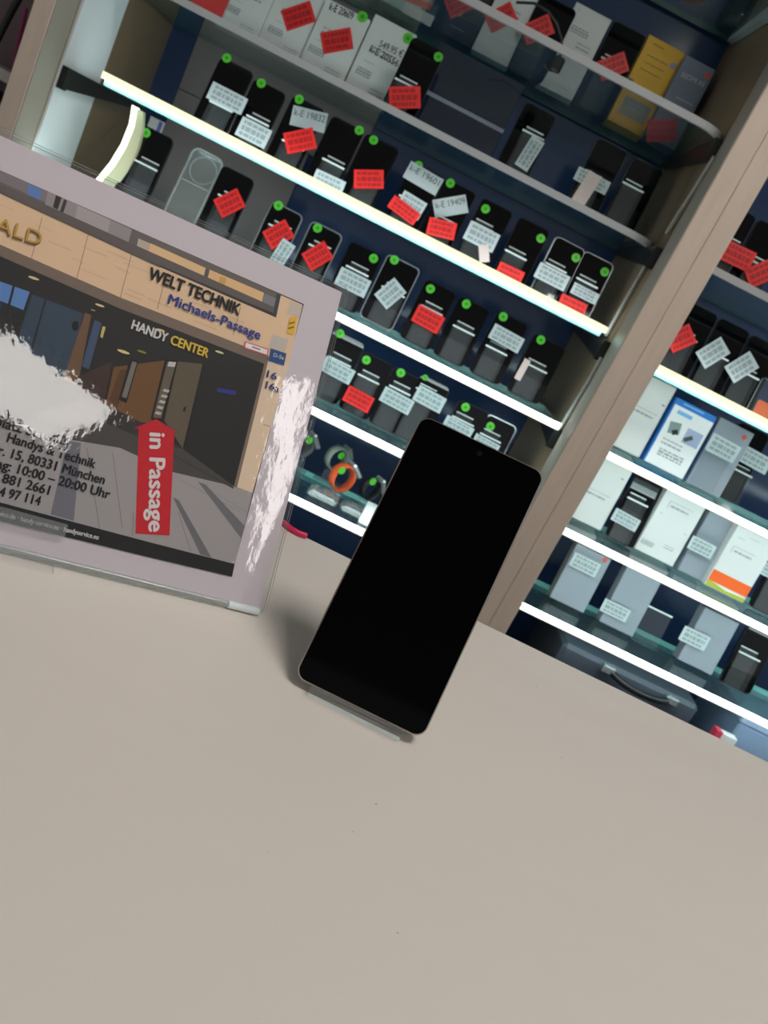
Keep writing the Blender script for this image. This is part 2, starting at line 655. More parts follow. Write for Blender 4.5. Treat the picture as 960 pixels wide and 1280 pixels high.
mb.build('bottom_fold', hd)
# foot behind the sign, lying on the counter, and its tongue in front
Mw = MS.to_3x3()
hz = MSi.to_3x3() @ Vector((0, 0, 1))
hn = MSi.to_3x3() @ sn


def flatplate(mb, x0, x1, d0, d1, h0, h1, m, mside):
    V = []
    for x in (x0, x1):
        for d, h in ((d0, h0), (d1, h0), (d1, h1), (d0, h1)):
            q = MS @ Vector((0, 0, 0))
            q = q + sx * x + sn * d
            q.z = ZD + h
            V.append(MSi @ q)
    mb.add(V, [(0, 4, 5, 1), (3, 2, 6, 7), (1, 5, 6, 2), (0, 3, 7, 4)], m)
    mb.add(V, [(0, 1, 2, 3), (4, 7, 6, 5)], mside)


t0 = sh((64, 712))[0]
mb = MB()
flatplate(mb, 0.115, t0, -0.0105, 0.105, 0.0002, 0.0026, M_ACRYLFINE, M_ACRYLSIDE)
mb.build('foot', hd)
mb = MB()
l0_, l1_ = sh((84, 656)), sh((80, 672))
mb.slab(rrect(l0_[0] - 0.11, l0_[1] - l1_[1], 0.001, x0=0.11, y0=l1_[1]), 0.0028, 0.0042, clear_mat('foot_reflection_haze', (0.9, 0.9, 0.9), 0.12, 0.05), M_ACRYLSIDE)
mb.build('foot_reflection', hd)  # milky plate stands in for the foot's reflection in the pane

# the sheet: white paper, printed photograph, lettering
PK = 1.0


def ink(c, name=None):
    """printed colour on the sheet"""
    k = 'ink_%d_%d_%d' % tuple(c)
    return mat(k, c, 0.55, spec=0.2)


st = thing('printed_sheet', 'shop sign sheet printed with a passage entrance photo, red arrow and address', 'sign', MS.copy())
MB().slab(rrect(0.2975, 0.2095, 0.0005, x0=0.0042, y0=0.0032), -0.0005, 0.0, mat('paper', (226, 215, 222), 0.6)).build('paper', st)
pr = MB()
LV = [0.00004]


def P2(pts, c):
    LV[0] += 0.000006
    if 84 < max(c) and not (c[0] > 200 and c[1] < 60):
        c = tuple(min(252, int(v * 1.14)) for v in c)
    pr.poly([sh(p) for p in pts], LV[0], ink(c))


px0, px1, py0, py1 = 0.020, 0.2788, 0.0190, 0.1948
pr.poly([(px0, py0), (px1, py0), (px1, py1), (px0, py1)], 0.00003, ink((44, 42, 40)))
# the upper window band, mapped in sheet axes
X = -130
P2([(X, 155), (0, 213), (200, 301), (350, 368), (345, 397), (200, 334), (0, 241), (X, 181)], (104, 96, 92))
P2([(X, 157), (0, 213), (100, 257), (98, 272), (0, 227), (X, 168)], (128, 118, 122))
P2([(60, 239), (165, 287), (160, 304), (56, 256)], (150, 142, 142))
P2([(70, 244), (77, 247), (72, 262), (66, 259)], (50, 46, 46))
P2([(80, 249), (84, 251), (79, 266), (75, 264)], (60, 56, 56))
P2([(36, 230), (52, 238), (50, 250), (34, 243)], (92, 128, 186))
P2([(97, 257), (138, 275), (134, 294), (93, 276)], (168, 160, 160))
P2([(173, 298), (191, 306), (187, 320), (170, 312)], (188, 172, 156))
P2([(188, 304), (257, 335), (253, 352), (184, 321)], (226, 186, 142))
P2([(262, 337), (330, 366), (326, 384), (258, 355)], (226, 182, 132))
P2([(275, 345), (283, 348), (280, 360), (272, 357)], (206, 158, 92))
P2([(331, 367), (345, 373), (341, 388), (327, 382)], (126, 126, 132))
P2([(258, 336), (262, 338), (257, 356), (253, 354)], (90, 84, 84))
P2([(X, 172), (0, 230), (168, 306), (345, 385), (345, 397), (200, 334), (0, 241), (X, 181)], (96, 88, 86))
P2([(170, 319), (345, 393), (345, 397), (168, 322)], (58, 56, 60))
P2([(350, 369), (345, 397), (341, 394), (346, 367)], (70, 70, 76))
# stone fascia and right pier
FA = (224, 190, 156)
P2([(X, 181), (0, 241), (200, 334), (345, 397), (351, 369), (378, 381), (361, 454), (336, 447), (150, 375), (25, 320), (X, 256)], FA)
P2([(336, 447), (361, 454), (315.5, 616), (296, 609)], (226, 198, 172))
P2([(363, 376), (378, 382), (374, 399), (358, 392)], (196, 182, 168))
P2([(340, 418), (360, 424), (356, 440), (336, 434)], (190, 180, 172))
for t in range(26):                         # veins of the stone
    x = random.uniform(0, 300)
    y = 241 + 0.45 * x + random.uniform(6, 60)
    if y > 318 + 0.40 * (x - 25) - 3:
        continue
    l = random.uniform(15, 34)
    P2([(x, y), (x + l, y + 0.41 * l), (x + l, y + 0.41 * l + 1.2), (x, y + 1.1)], random.choice([(206, 172, 140), (212, 178, 146), (230, 198, 166)]))
for x, y, l in ((52, 272, 56), (110, 292, 62), (164, 317, 62), (207, 344, 44), (300, 384, 36)):
    P2([(x, y), (x + 0.9, y + 0.4), (x - 0.25 * l + 0.9, y + 0.97 * l), (x - 0.25 * l, y + 0.97 * l - 0.4)], (168, 138, 112))
P2([(329, 530), (339, 533), (338.5, 534.2), (328.5, 531)], (186, 160, 136))
P2([(X, 248), (25, 317), (150, 372), (336, 445), (330, 455), (150, 386), (8, 324), (X, 262)], (120, 104, 92))
P2([(336, 447), (330, 454), (292, 607), (296, 609)], (128, 112, 98))
P2([(X, 179), (0, 239.5), (200, 332.5), (200, 335), (0, 242), (X, 182)], (90, 82, 78))
# passage interior
P2([(X, 330), (0, 352), (37, 365), (27, 394), (0, 386), (X, 340)], (92, 134, 190))
P2([(0, 376), (30, 388), (27, 396), (0, 390)], (40, 46, 50))
P2([(16, 356), (19, 357), (10, 392), (7, 391)], (36, 34, 32))
P2([(40, 368), (104, 392), (84, 474), (20, 430)], (54, 70, 86))
P2([(56, 374), (58, 375), (38, 446), (36, 444)], (30, 30, 30))
P2([(106, 391), (114, 394), (97, 482), (79, 474)], (112, 84, 60))
P2([(118, 400), (127, 404), (111, 462), (102, 458)], (66, 84, 112))
P2([(128, 408), (132, 409), (128, 423), (125, 421)], (206, 190, 110))
P2([(142, 459), (210, 450), (188, 530), (172, 527), (132, 505)], (112, 78, 44))
P2([(150, 462), (164, 462), (146, 510), (136, 500)], (92, 60, 38))
P2([(98, 470), (140, 452), (130, 505), (90, 500)], (74, 54, 48))
P2([(162, 449), (173, 451), (158, 504), (148, 500)], (30, 28, 28))
P2([(165, 452), (171, 453), (158, 498), (152, 496)], (120, 116, 108))
P2([(206, 449), (222, 451), (203, 526), (188, 524)], (24, 22, 22))
P2([(209, 452), (220, 453), (201, 523), (191, 522)], (104, 94, 80))
P2([(211, 452), (220, 453), (218, 459), (209, 458)], (196, 194, 190))
for k in range(5):
    P2([(205 - k * 2.5, 486 + k * 7), (212 - k * 2.5, 488 + k * 7), (210 - k * 2.5, 491 + k * 7), (203 - k * 2.5, 489 + k * 7)], (184, 180, 172))
P2([(222, 452), (253, 455), (228, 561), (205, 526)], (98, 86, 70))
P2([(253, 455), (330, 455), (292, 608), (228, 561)], (38, 36, 36))
P2([(253, 455), (255, 455), (230, 562), (228, 561)], (22, 22, 22))
P2([(272, 485), (295, 489), (294, 494), (271, 490)], (44, 52, 140))
P2([(230, 508), (233, 509), (231, 515), (228, 514)], (40, 32, 26))
P2([(90, 404), (94, 401), (98, 403), (98, 410), (94, 414), (90, 411)], (20, 18, 20))
# floor of the passage and pavement
GY = (158, 153, 153)
P2([(X, 510), (60, 535), (150, 530), (174, 527), (228, 561), (292, 608), (315.5, 616), (293, 705), (180, 676), (0, 628), (X, 594)], GY)
P2([(20, 524), (100, 500), (174, 527), (228, 561), (292, 608), (215, 590), (150, 560), (60, 545)], (84, 78, 74))
P2([(130, 505), (174, 527), (228, 561), (190, 553), (120, 524)], (60, 54, 50))
P2([(216, 622), (223, 625), (264, 697), (250, 693)], (106, 106, 110))
P2([(247, 602), (257, 606), (305, 657), (301, 673)], (108, 108, 112))
P2([(84, 551), (101, 554), (92, 651), (63, 643)], (112, 112, 120))
for p, q in (((108, 560), (124, 662)), ((140, 566), (152, 660)), ((166, 640), (165, 670)), ((225, 600), (300, 640)), ((222, 640), (238, 690)), ((270, 618), (308, 640))):
    P2([p, (p[0] + 0.8, p[1]), (q[0] + 0.8, q[1]), q], (118, 114, 114))
P2([(212, 566), (292, 609), (291, 611), (211, 568)], (70, 66, 64))
# black footer band
P2([(X, 594), (0, 628), (180, 676), (293, 705), (289.6, 721), (180, 695), (0, 651), (X, 617)], (24, 22, 23))
# little lamps
for x, y, w, c in ((42, 348, 7, (226, 206, 150)), (124.5, 382, 6, (226, 206, 150)), (116, 388, 3, (190, 160, 110)), (201, 413, 5, (226, 206, 130)), (274, 440.5, 5.5, (232, 212, 160)), (154, 440, 8, (222, 204, 140)), (177, 440, 6, (140, 140, 50))):
    P2([(x + w * math.cos(k * PI / 5) + 0.0, y + w * 0.32 * math.cos(k * PI / 5) + w * 0.25 * math.sin(k * PI / 5)) for k in range(10)], c)
# small plates on the pier
P2([(305.5, 426.5), (335.5, 436.5), (334, 445), (304.5, 435.5)], (206, 96, 110))
P2([(307, 428.3), (334, 437.5), (333, 443.5), (306, 434.3)], (232, 226, 226))
P2([(315, 433), (325, 436.5), (324.6, 438), (314.6, 434.6)], (110, 110, 120))
P2([(338, 435.5), (357.5, 442), (354.5, 457), (335.5, 451)], (36, 76, 130))
P2([(362, 398), (371.5, 395), (366.5, 419), (358, 416)], (232, 176, 56))
P2([(361, 404), (368, 402), (367.6, 404), (360.6, 406)], (120, 90, 40))
P2([(360, 410), (367, 408), (366.6, 410), (359.6, 412)], (120, 90, 40))
# red arrow
P2([(169, 667), (211.5, 669.5), (217.5, 540.5), (220, 540), (195, 524), (167, 535.5), (173, 535.8)], (222, 24, 44))
pr.build('printed_photo', st)


def line(s, p, q, cap, c, w=0.02, z=0.00100, lab=None):
    mb = MB()
    A, B = sh(p), sh(q)
    mid = ((p[0] + q[0]) / 2, (p[1] + q[1]) / 2)
    dx, dy = q[0] - p[0], q[1] - p[1]
    l = math.hypot(dx, dy)
    up = (mid[0] + dy / l * cap, mid[1] - dx / l * cap)
    ch = (Vector(sh(up)) - Vector(sh(mid))).length
    letter(mb, s, A, B, ch, z, ink(c), w)
    o = mb.build('lettering', st)
    if lab:
        o['label'] = lab


BK = (22, 20, 22)
line('ALD', (-7, 288), (50, 308), 17, (214, 170, 72), 0.0, 0.00104, 'gold capitals')
line('ALD', (-8, 290), (49, 310), 17, (110, 84, 60), 0.0, 0.00098, 'drop print under the gold capitals')
line('WELT TECHNIK', (184.5, 348.5), (297.5, 394.5), 14, BK, 0.035, lab='bold black capitals')
line('Michaels-Passage', (209, 379.5), (323.5, 425), 11.5, (36, 62, 152), 0.025, lab='blue letters')
line('HANDY', (163.5, 411), (207, 428), 11, (238, 236, 232), 0.032, lab='white capitals')
line('CENTER', (212, 430), (258.5, 447.5), 11, (242, 206, 70), 0.032, lab='yellow capitals')
line('16', (332.5, 471.5), (344, 475.5), 8.5, (40, 58, 130), 0.02)
line('16a', (331, 485), (347, 491), 8.5, (40, 58, 130), 0.02)
line('D-5a', (341, 446), (353.5, 450), 4.5, (226, 230, 236), 0.01)
line('in Passage', (187, 541.5), (185.5, 664), 19, (244, 236, 236), 0.034, lab='white letters running down the red arrow')
line('aels-Passage', (-4, 516.5), (84, 541), 11.5, BK, 0.028)
line('splatz Stachus', (-14, 530), (83, 557.5), 11.5, BK, 0.028)
line('Handys & Technik', (8, 552), (117.5, 585.5), 11.5, BK, 0.028)
line('r. 15, 80331 München', (-3, 568), (129, 605.5), 11.5, BK, 0.028)
line('ag: 10:00 – 20:00 Uhr', (-5, 584.5), (135.5, 623.5), 11.5, BK, 0.028)
line('881 2661', (2, 603), (60, 618.5), 11.5, BK, 0.028)
line('4 97 114', (-2, 619.5), (49, 632), 11.5, BK, 0.028)
line('vice.de · handy-service.eu · handyservice.eu', (-2, 644.5), (122, 674.5), 6, (226, 224, 224), 0.03, lab='small white letters on the black footer')

# ------------------------------------------------------------------ display cabinets
YB = 1.94
XL, XR = -0.698, 0.313
TOPZ, BOTZ = 2.45, 0.0
cab = thing('display_cabinet', 'wide wall cabinet with lit glass shelves and a navy back, seen behind the counter', 'cabinet', Matrix.Translation((0, 1.45, 0)))


def cbuild(mb, name, parent, lab=None):
    o = mb.build(name, parent)
    o.matrix_parent_inverse = parent.matrix_world.inverted()
    if lab:
        o['label'] = lab
    return o


bpy.context.view_layer.update()
cbuild(MB().cbox((XL - 0.031, 1.45, BOTZ), (XL, 1.520, TOPZ), M_WOOD, 0.001), 'post', cab, 'pale wooden front post')
cbuild(MB().cbox((XR, 1.45, BOTZ), (XR + 0.0345, 1.525, TOPZ), M_WOOD, 0.001), 'post', cab, 'pale wooden front post')
cbuild(MB().box((XL - 0.0305, 1.5205, BOTZ), (XL - 0.001, YB, TOPZ), M_BROWN), 'side_panel', cab, 'brown side panel')
cbuild(MB().box((XR + 0.001, 1.5255, BOTZ), (XR + 0.034, YB, TOPZ), M_BROWN), 'side_panel', cab, 'brown side panel')
cbuild(MB().box((XL - 0.0009, 1.53, BOTZ + 0.3), (XL + 0.003, 1.69, TOPZ - 0.05), M_PALESTRIP), 'pale_strip', cab, 'white strip over the front of the side panel')  # near-white strip over the front part of the brown side panel
cbuild(MB().box((XL, 1.4515, BOTZ), (XL + 0.0012, 1.5195, TOPZ), M_WOODEDGE), 'edge_band', cab)
cbuild(MB().box((XR - 0.0012, 1.4515, BOTZ), (XR, 1.5245, TOPZ), M_WOODEDGE), 'edge_band', cab)
XG = -0.25
cbuild(MB().box((XL - 0.03, YB + 0.0005, BOTZ), (XR + 0.034, YB + 0.016, TOPZ), M_NAVY), 'back_panel', cab)
gb = MB()
for k, (z0, z1) in enumerate(((1.02, 1.255), (1.257, 1.45), (1.452, 1.75))):
    gb.box((XL + 0.055, YB - 0.006, z0), (XG - (0.10 if k == 0 else 0.0), YB, z1), M_GREYBACK)
cbuild(gb, 'back_lining', cab, 'grey-brown lining boards')
cbuild(MB().box((XL - 0.0005, 1.53, 0.06), (XR + 0.0005, YB, 0.40), M_NAVYSIDE), 'plinth', cab)

cab2 = thing('display_cabinet', 'neighbouring wall cabinet of lit shelves stacked with cartons, beyond the wooden post', 'cabinet', Matrix.Translation((0.9, 1.45, 0)))
bpy.context.view_layer.update()
X2L, X2R = XR + 0.035, 1.45
cbuild(MB().cbox((X2L, 1.45, BOTZ), (X2L + 0.034, 1.525, TOPZ), M_WOOD, 0.001), 'post', cab2, 'pale wooden front post')
cbuild(MB().box((X2L, 1.5255, BOTZ), (X2L + 0.033, YB, TOPZ), M_BROWN), 'side_panel', cab2)
cbuild(MB().cbox((X2R, 1.45, BOTZ), (X2R + 0.034, YB, TOPZ), M_WOOD, 0.001), 'side_panel', cab2)
cbuild(MB().box((X2L + 0.001, YB + 0.0005, BOTZ), (X2R + 0.034, YB + 0.016, TOPZ), M_NAVY), 'back_panel', cab2)
cbuild(MB().box((X2L + 0.0345, 1.53, 0.06), (X2R, YB, 0.40), M_NAVYSIDE), 'plinth', cab2)

# far corner unit, only a glimpse past the other post
cab3 = thing('display_cabinet', 'mauve-backed cabinet edge glimpsed beyond the post above the sign', 'cabinet', Matrix.Translation((-0.95, 1.45, 0)))
bpy.context.view_layer.update()
X3R = XL - 0.032
cbuild(MB().box((-1.35, 1.70, BOTZ), (X3R, 1.715, TOPZ), mat('mauve_back', (120, 98, 100), 0.5)), 'back_panel', cab3)
cbuild(MB().cbox((-1.385, 1.45, BOTZ), (-1.351, 1.715, TOPZ), M_WOOD, 0.001), 'side_panel', cab3)
zz = atY((5, 92), 1.50).z
sh3 = MB().cbox((-1.35, 1.50, zz - 0.012), (X3R - 0.001, 1.698, zz + 0.006), mat('cream_board', (206, 200, 192), 0.4), 0.001)
tag(sh3.build('shelf_board'), 'cream shelf board in the mauve-backed cabinet edge', 'shelf')
mb = MB()
q0, q1 = atY((26, -6), 1.56), atY((-14, 70), 1.56)
mb.tube([q0, q0.lerp(q1, 0.35) + Vector((0, 0, 0.006)), q0.lerp(q1, 0.7), q1], 0.006, M_BACKDARK)
tag(mb.build('hanging_strap'), 'black strap hanging in the mauve-backed cabinet edge', 'strap')
mb = MB()
q0, q1 = atY((33, 10), 1.60), atY((18, 78), 1.60)
mb.tube([q0, q0.lerp(q1, 0.5), q1], 0.0035, mat('magenta_cord', (170, 50, 110), 0.5))
tag(mb.build('magenta_lanyard'), 'magenta cord hanging beside the black strap', 'cord')
mb = MB()
q = atY((3, 118), 1.54)
mb.tube([(q.x - 0.03, 1.54, zz - 0.03), (q.x - 0.005, 1.54, q.z), (q.x - 0.012, 1.54, q.z - 0.04)], 0.008, M_BACKDARK)
tag(mb.build('hanging_pouch'), 'dark pouch hanging under the cream shelf board', 'pouch')

# ---- shelves: heights are relative to the eye
SH = {'S0': (0.622, 1.60), 'S1': (0.373, 1.53), 'S2': (0.190, 1.60), 'S3': (0.0215, 1.56), 'S4': (-0.147, 1.51), 'S5': (-0.311, 1.51), 'S6': (-0.471, 1.51),
      'R0': (0.187, 1.50), 'R1': (0.005, 1.51), 'R2': (-0.153, 1.51), 'R3': (-0.306, 1.51), 'R4': (-0.465, 1.51)}
SHZ = {k: v[0] + ZC for k, v in SH.items()}
SPH = {'S0': 'the topmost glass shelf', 'S1': 'the upper unlit shelf', 'S2': 'the lower unlit shelf', 'S3': 'the top lit shelf', 'S4': 'the second lit shelf', 'S5': 'the third lit shelf', 'S6': 'the lowest lit shelf',
       'R0': 'the unlit carton shelf', 'R1': 'the top carton shelf', 'R2': 'the second carton shelf', 'R3': 'the third carton shelf', 'R4': 'the lowest carton shelf'}
SLAB = {'S0': 'green-edged topmost glass shelf holding a brown bowl', 'S1': 'unlit glass shelf with pale edge holding yellow carton', 'S2': 'unlit glass shelf with pale edge holding four white cartons',
        'S3': 'longest lit glass shelf, first one with a light strip', 'S4': 'lit glass shelf second down, holding a clear phone case', 'S5': 'lit glass shelf just above the smartwatches', 'S6': 'lit glass shelf under the smartwatches',
        'R0': 'unlit pale-edged shelf in the carton cabinet', 'R1': 'lit shelf above the blue-framed carton', 'R2': 'lit shelf carrying the blue-framed carton', 'R3': 'lit shelf carrying the orange-banded carton', 'R4': 'lit shelf above the dark case with a handle'}


def glass_shelf(k):
    z, yf = SHZ[k], SH[k][1]
    if k[0] == 'S':
        x0, x1 = XL + 0.006, XR - 0.004
        if k == 'S3':
            x0 += 0.055
        if k in ('S3', 'S4', 'S5', 'S6'):
            x1 -= 0.014
    else:
        x0, x1 = X2L + 0.038, X2R - 0.004
    r = 0.045 if k in ('S0', 'S1', 'S2') else 0.004
    t = thing('glass_shelf', SLAB[k], 'shelf', Matrix.Translation(((x0 + x1) / 2, yf, z)))
    w, d = x1 - x0, (1.70 if k in ('S3', 'S4', 'S5', 'S6', 'R1', 'R2', 'R3', 'R4') else YB - 0.012) - yf
    # outline with rounded front corners (front = y 0)
    out = []
    for cx, a0 in ((-w / 2 + r, PI), (w / 2 - r, 1.5 * PI)):
        for i in range(9):
            an = a0 + PI / 2 * i / 8
            out.append((cx + r * math.cos(an), r + r * math.sin(an)))
    front = list(out)
    out += [(w / 2, d), (-w / 2, d)]
    th = 0.010
    lit = not (k in ('S0', 'S1', 'S2', 'R0'))
    mb = MB()
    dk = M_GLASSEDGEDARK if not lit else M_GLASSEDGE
    guide = lit and k not in ('S3', 'R1')
    mb.slab(out, -th, 0.0, M_GLASS, M_GLASS if guide else dk)
    if guide:                                   # polished rear edge with the strip's glow in its colour
        mb.box((-w / 2, d + 0.0003, -th), (w / 2, d + 0.0018, 0.0), dk)
    gp = mb.build('glass_pane', t)
    if k == 'S0':
        return t
    # front profile follows the front edge
    h0, h1 = (-th - 0.0003, 0.0012)
    if k in ('S3', 'R1'):
        h0, h1 = (-0.0005, 0.0100)
    mb = MB()
    n = len(front)
    pr_ = []
    for i in range(n):
        p = Vector(front[i])
        c = Vector((-w / 2 + r if i < n // 2 else w / 2 - r, r))
        dr = (p - c).normalized()
        pr_.append((p + dr * 0.0003, p + dr * 0.007))
    V = []
    for inn, o_ in pr_:
        V += [(inn.x, inn.y, h0), (o_.x, o_.y, h0), (o_.x, o_.y, h1), (inn.x, inn.y, h1)]
    fc = []
    for i in range(n - 1):
        a_, b_ = 4 * i, 4 * i + 4
        for j in range(4):
            j2 = (j + 1) % 4
            fc.append((a_ + j, a_ + j2, b_ + j2, b_ + j))
    fc += [(0, 3, 2, 1), (4 * n - 4, 4 * n - 3, 4 * n - 2, 4 * n - 1)]
    mb.add(V, fc, M_LED if lit else M_TRIM)
    if lit:                                     # the diffuser's front is softer than the diodes' own sides
        kf = mb.mi(M_LEDFRONTCREAM if k in ('S3', 'R1') else M_LEDFRONT)
        for i in range(n - 1):
            mb.m[4 * i + 1] = kf
    mb.build('light_strip' if lit else 'edge_profile', gp)
    return t


for k in SH:
    glass_shelf(k)

# tapered bracket arms that carry the shelves along the side walls
BRK = {'S0': 'pale', 'S1': 'dark', 'S2': 'dark', 'S3': 'dark', 'S4': 'dark', 'S5': 'dark'}
for k, shade in BRK.items():
    for side in (-1, 1):
        if side < 0 and k != 'S3':
            continue
        z = SHZ[k] - 0.0105
        xw = (XL + 0.0035) if side < 0 else XR - 0.0005
        x0, x1 = (xw, xw + 0.010) if side < 0 else (xw - 0.012, xw)
        y0, y1 = (1.535, 1.90)
        hF = 0.034
        zt = 0.0
        if side < 0:
            zt = 0.0
        V = []
        for x in (x0, x1):
            V += [(x, y0, z - hF), (x, y1, z - 0.008), (x, y1, z), (x, y0, z)]
        mb = MB()
        mb.add(V, [(0, 1, 2, 3), (4, 7, 6, 5), (0, 4, 5, 1), (1, 5, 6, 2), (2, 6, 7, 3), (3, 7, 4, 0)], M_BRACKETLIT if shade == 'pale' else M_BRACKETUNLIT)
        mb.box((x0 - 0.001 if side > 0 else x0, y0 - 0.004, z - hF - 0.002), (x1 if side > 0 else x1 + 0.001, y0 + 0.010, z + 0.0), M_BRACKETLIT if shade == 'pale' else M_BRACKETUNLIT)
        o = mb.build('bracket', cab)
        o.matrix_parent_inverse = cab.matrix_world.inverted()
        if shade == 'pale':
            o['label'] = 'metal bracket arm with its light in the colour'

# bent light tube hanging at the end of the second lit space
mb = MB()
cpx = [(165, 131), (161, 155), (151, 180), (137, 203), (118, 226)]
pts = [atY(p, 1.60) for p in cpx]
mb2 = MB()
V, fcs = [], []
for i, p in enumerate(pts):
    for dx, dy in ((0, 0), (0.010, 0), (0.010, 0.012), (0, 0.012)):
        V.append((p.x + dx, p.y + dy, p.z))
for i in range(len(pts) - 1):
    for j in range(4):
        fcs.append((4 * i + j, 4 * i + (j + 1) % 4, 4 * i + 4 + (j + 1) % 4, 4 * i + 4 + j))
fcs += [(3, 2, 1, 0), (16, 17, 18, 19)]
lt = thing('light_tube', 'bent cream light tube under the end of the top lit shelf', 'light')
mb2.add(V, fcs, emit_mat('led_tube', (1.0, 1.0, 0.82), 2.2))
mb2.build('diffuser', lt)
mb3 = MB()
V = []
for i, p in enumerate(pts):
    w2 = 0.010 + 0.016 * i / 4
    for dx, dy in ((0.0102, 0.001), (0.0102 + w2, 0.004), (0.0102 + w2, 0.016), (0.0102, 0.013)):
        V.append((p.x + dx, p.y + dy, p.z - 0.002))
mb3.add(V, fcs, M_LEDCREAM)
mb3.build('backing', lt)

# thin cable down the side wall
mb = MB()
xw = XR - 0.0045
pts = []
for px in ((893, 196), (886, 207), (862, 246), (833, 292)):
    d = ray(px)
    pts.append(CAM + d * (xw / d.x))
mb.tube(pts, 0.0035, mat('cable_grey', (170, 168, 160), 0.4))
pts2 = []
for px in ((808, 330), (783, 374), (757, 420)):
    d = ray(px)
    pts2.append(CAM + d * (xw / d.x))
cb = thing('light_cable', 'pale cable running down the brown side wall beside the post', 'cable')
mb.build('cable', cb)
MB().tube(pts2, 0.0035, MATS['cable_grey']).build('cable', cb)
pts3 = []
for px in ((752, 447), (735, 478), (714, 512), (700, 535)):
    d = ray(px)
    pts3.append(CAM + d * (xw / d.x))
MB().tube(pts3, 0.0035, MATS['cable_grey']).build('cable', cb)

# ------------------------------------------------------------------ goods on the shelves
ORD = ['first', 'second', 'third', 'fourth', 'fifth', 'sixth', 'seventh', 'eighth', 'ninth', 'tenth', 'eleventh', 'twelfth']


def plane(shelf, yb, lean, yaw=0.0):
    """a leaning front plane standing on a shelf: origin, x, y, z axes"""
    exx = Vector((math.cos(yaw), math.sin(yaw), 0))
    n = Vector((-math.sin(yaw), math.cos(yaw), 0))
    eyy = n * math.sin(lean) + Vector((0, 0, math.cos(lean)))
    return Vector((0, yb, SHZ[shelf] + 0.0012)), exx, eyy, exx.cross(eyy)


def strokes(mb, c, w, h, ang, z, m, rows=3, seed=0):
    """rows of small print that cannot be read at this distance"""
    rnd = random.Random(seed)
    ca, sa = math.cos(ang), math.sin(ang)
    for r in range(rows):
        y = h * (0.30 - 0.60 * r / max(1, rows - 1)) if rows > 1 else 0
        x = -w * 0.40
        while x < w * 0.36:
            l = rnd.uniform(0.06, 0.2) * w
            hh = h * (0.16 if r != 1 else 0.24)
            l = min(l, w * 0.40 - x)
            cx = x + l / 2
            mb.poly(orect((c[0] + cx * ca - y * sa, c[1] + cx * sa + y * ca), l, hh, ang), z, m)
            x += l + 0.03 * w


def price_tag(M, c, w, h, ang, z, col, label, group, seed):
    """card hooked on a stand"""
    mb = MB()
    base, inkm = {'red': (M_RED, M_REDINK), 'white': (M_WTAG, M_WINK), 'pink': (M_PINKTAG, M_PINKTAG)}[col]
    o_ = M @ Vector((c[0], c[1], z))
    mb.slab(orect((0, 0), w, h, 0), 0.0, 0.0008, base)
    if col != 'pink':
        strokes(mb, (0, 0), w, h, 0, 0.00095, inkm, 3, seed)
    o = mb.build('price_tag')
    o.matrix_world = Matrix.Translation(o_) @ M.to_3x3().to_4x4() @ Matrix.Rotation(ang, 4, 'Z')
    return tag(o, label, 'price tag', group)


def local(M, px, z):
    """picture point on a phone's own plane, z in front of it"""
    ezz = M.to_3x3() @ Vector((0, 0, 1))
    p = hit(px, M.translation + ezz * z, ezz)
    l = M.inverted() @ p
    return (l.x, l.y)


CNT = [0]


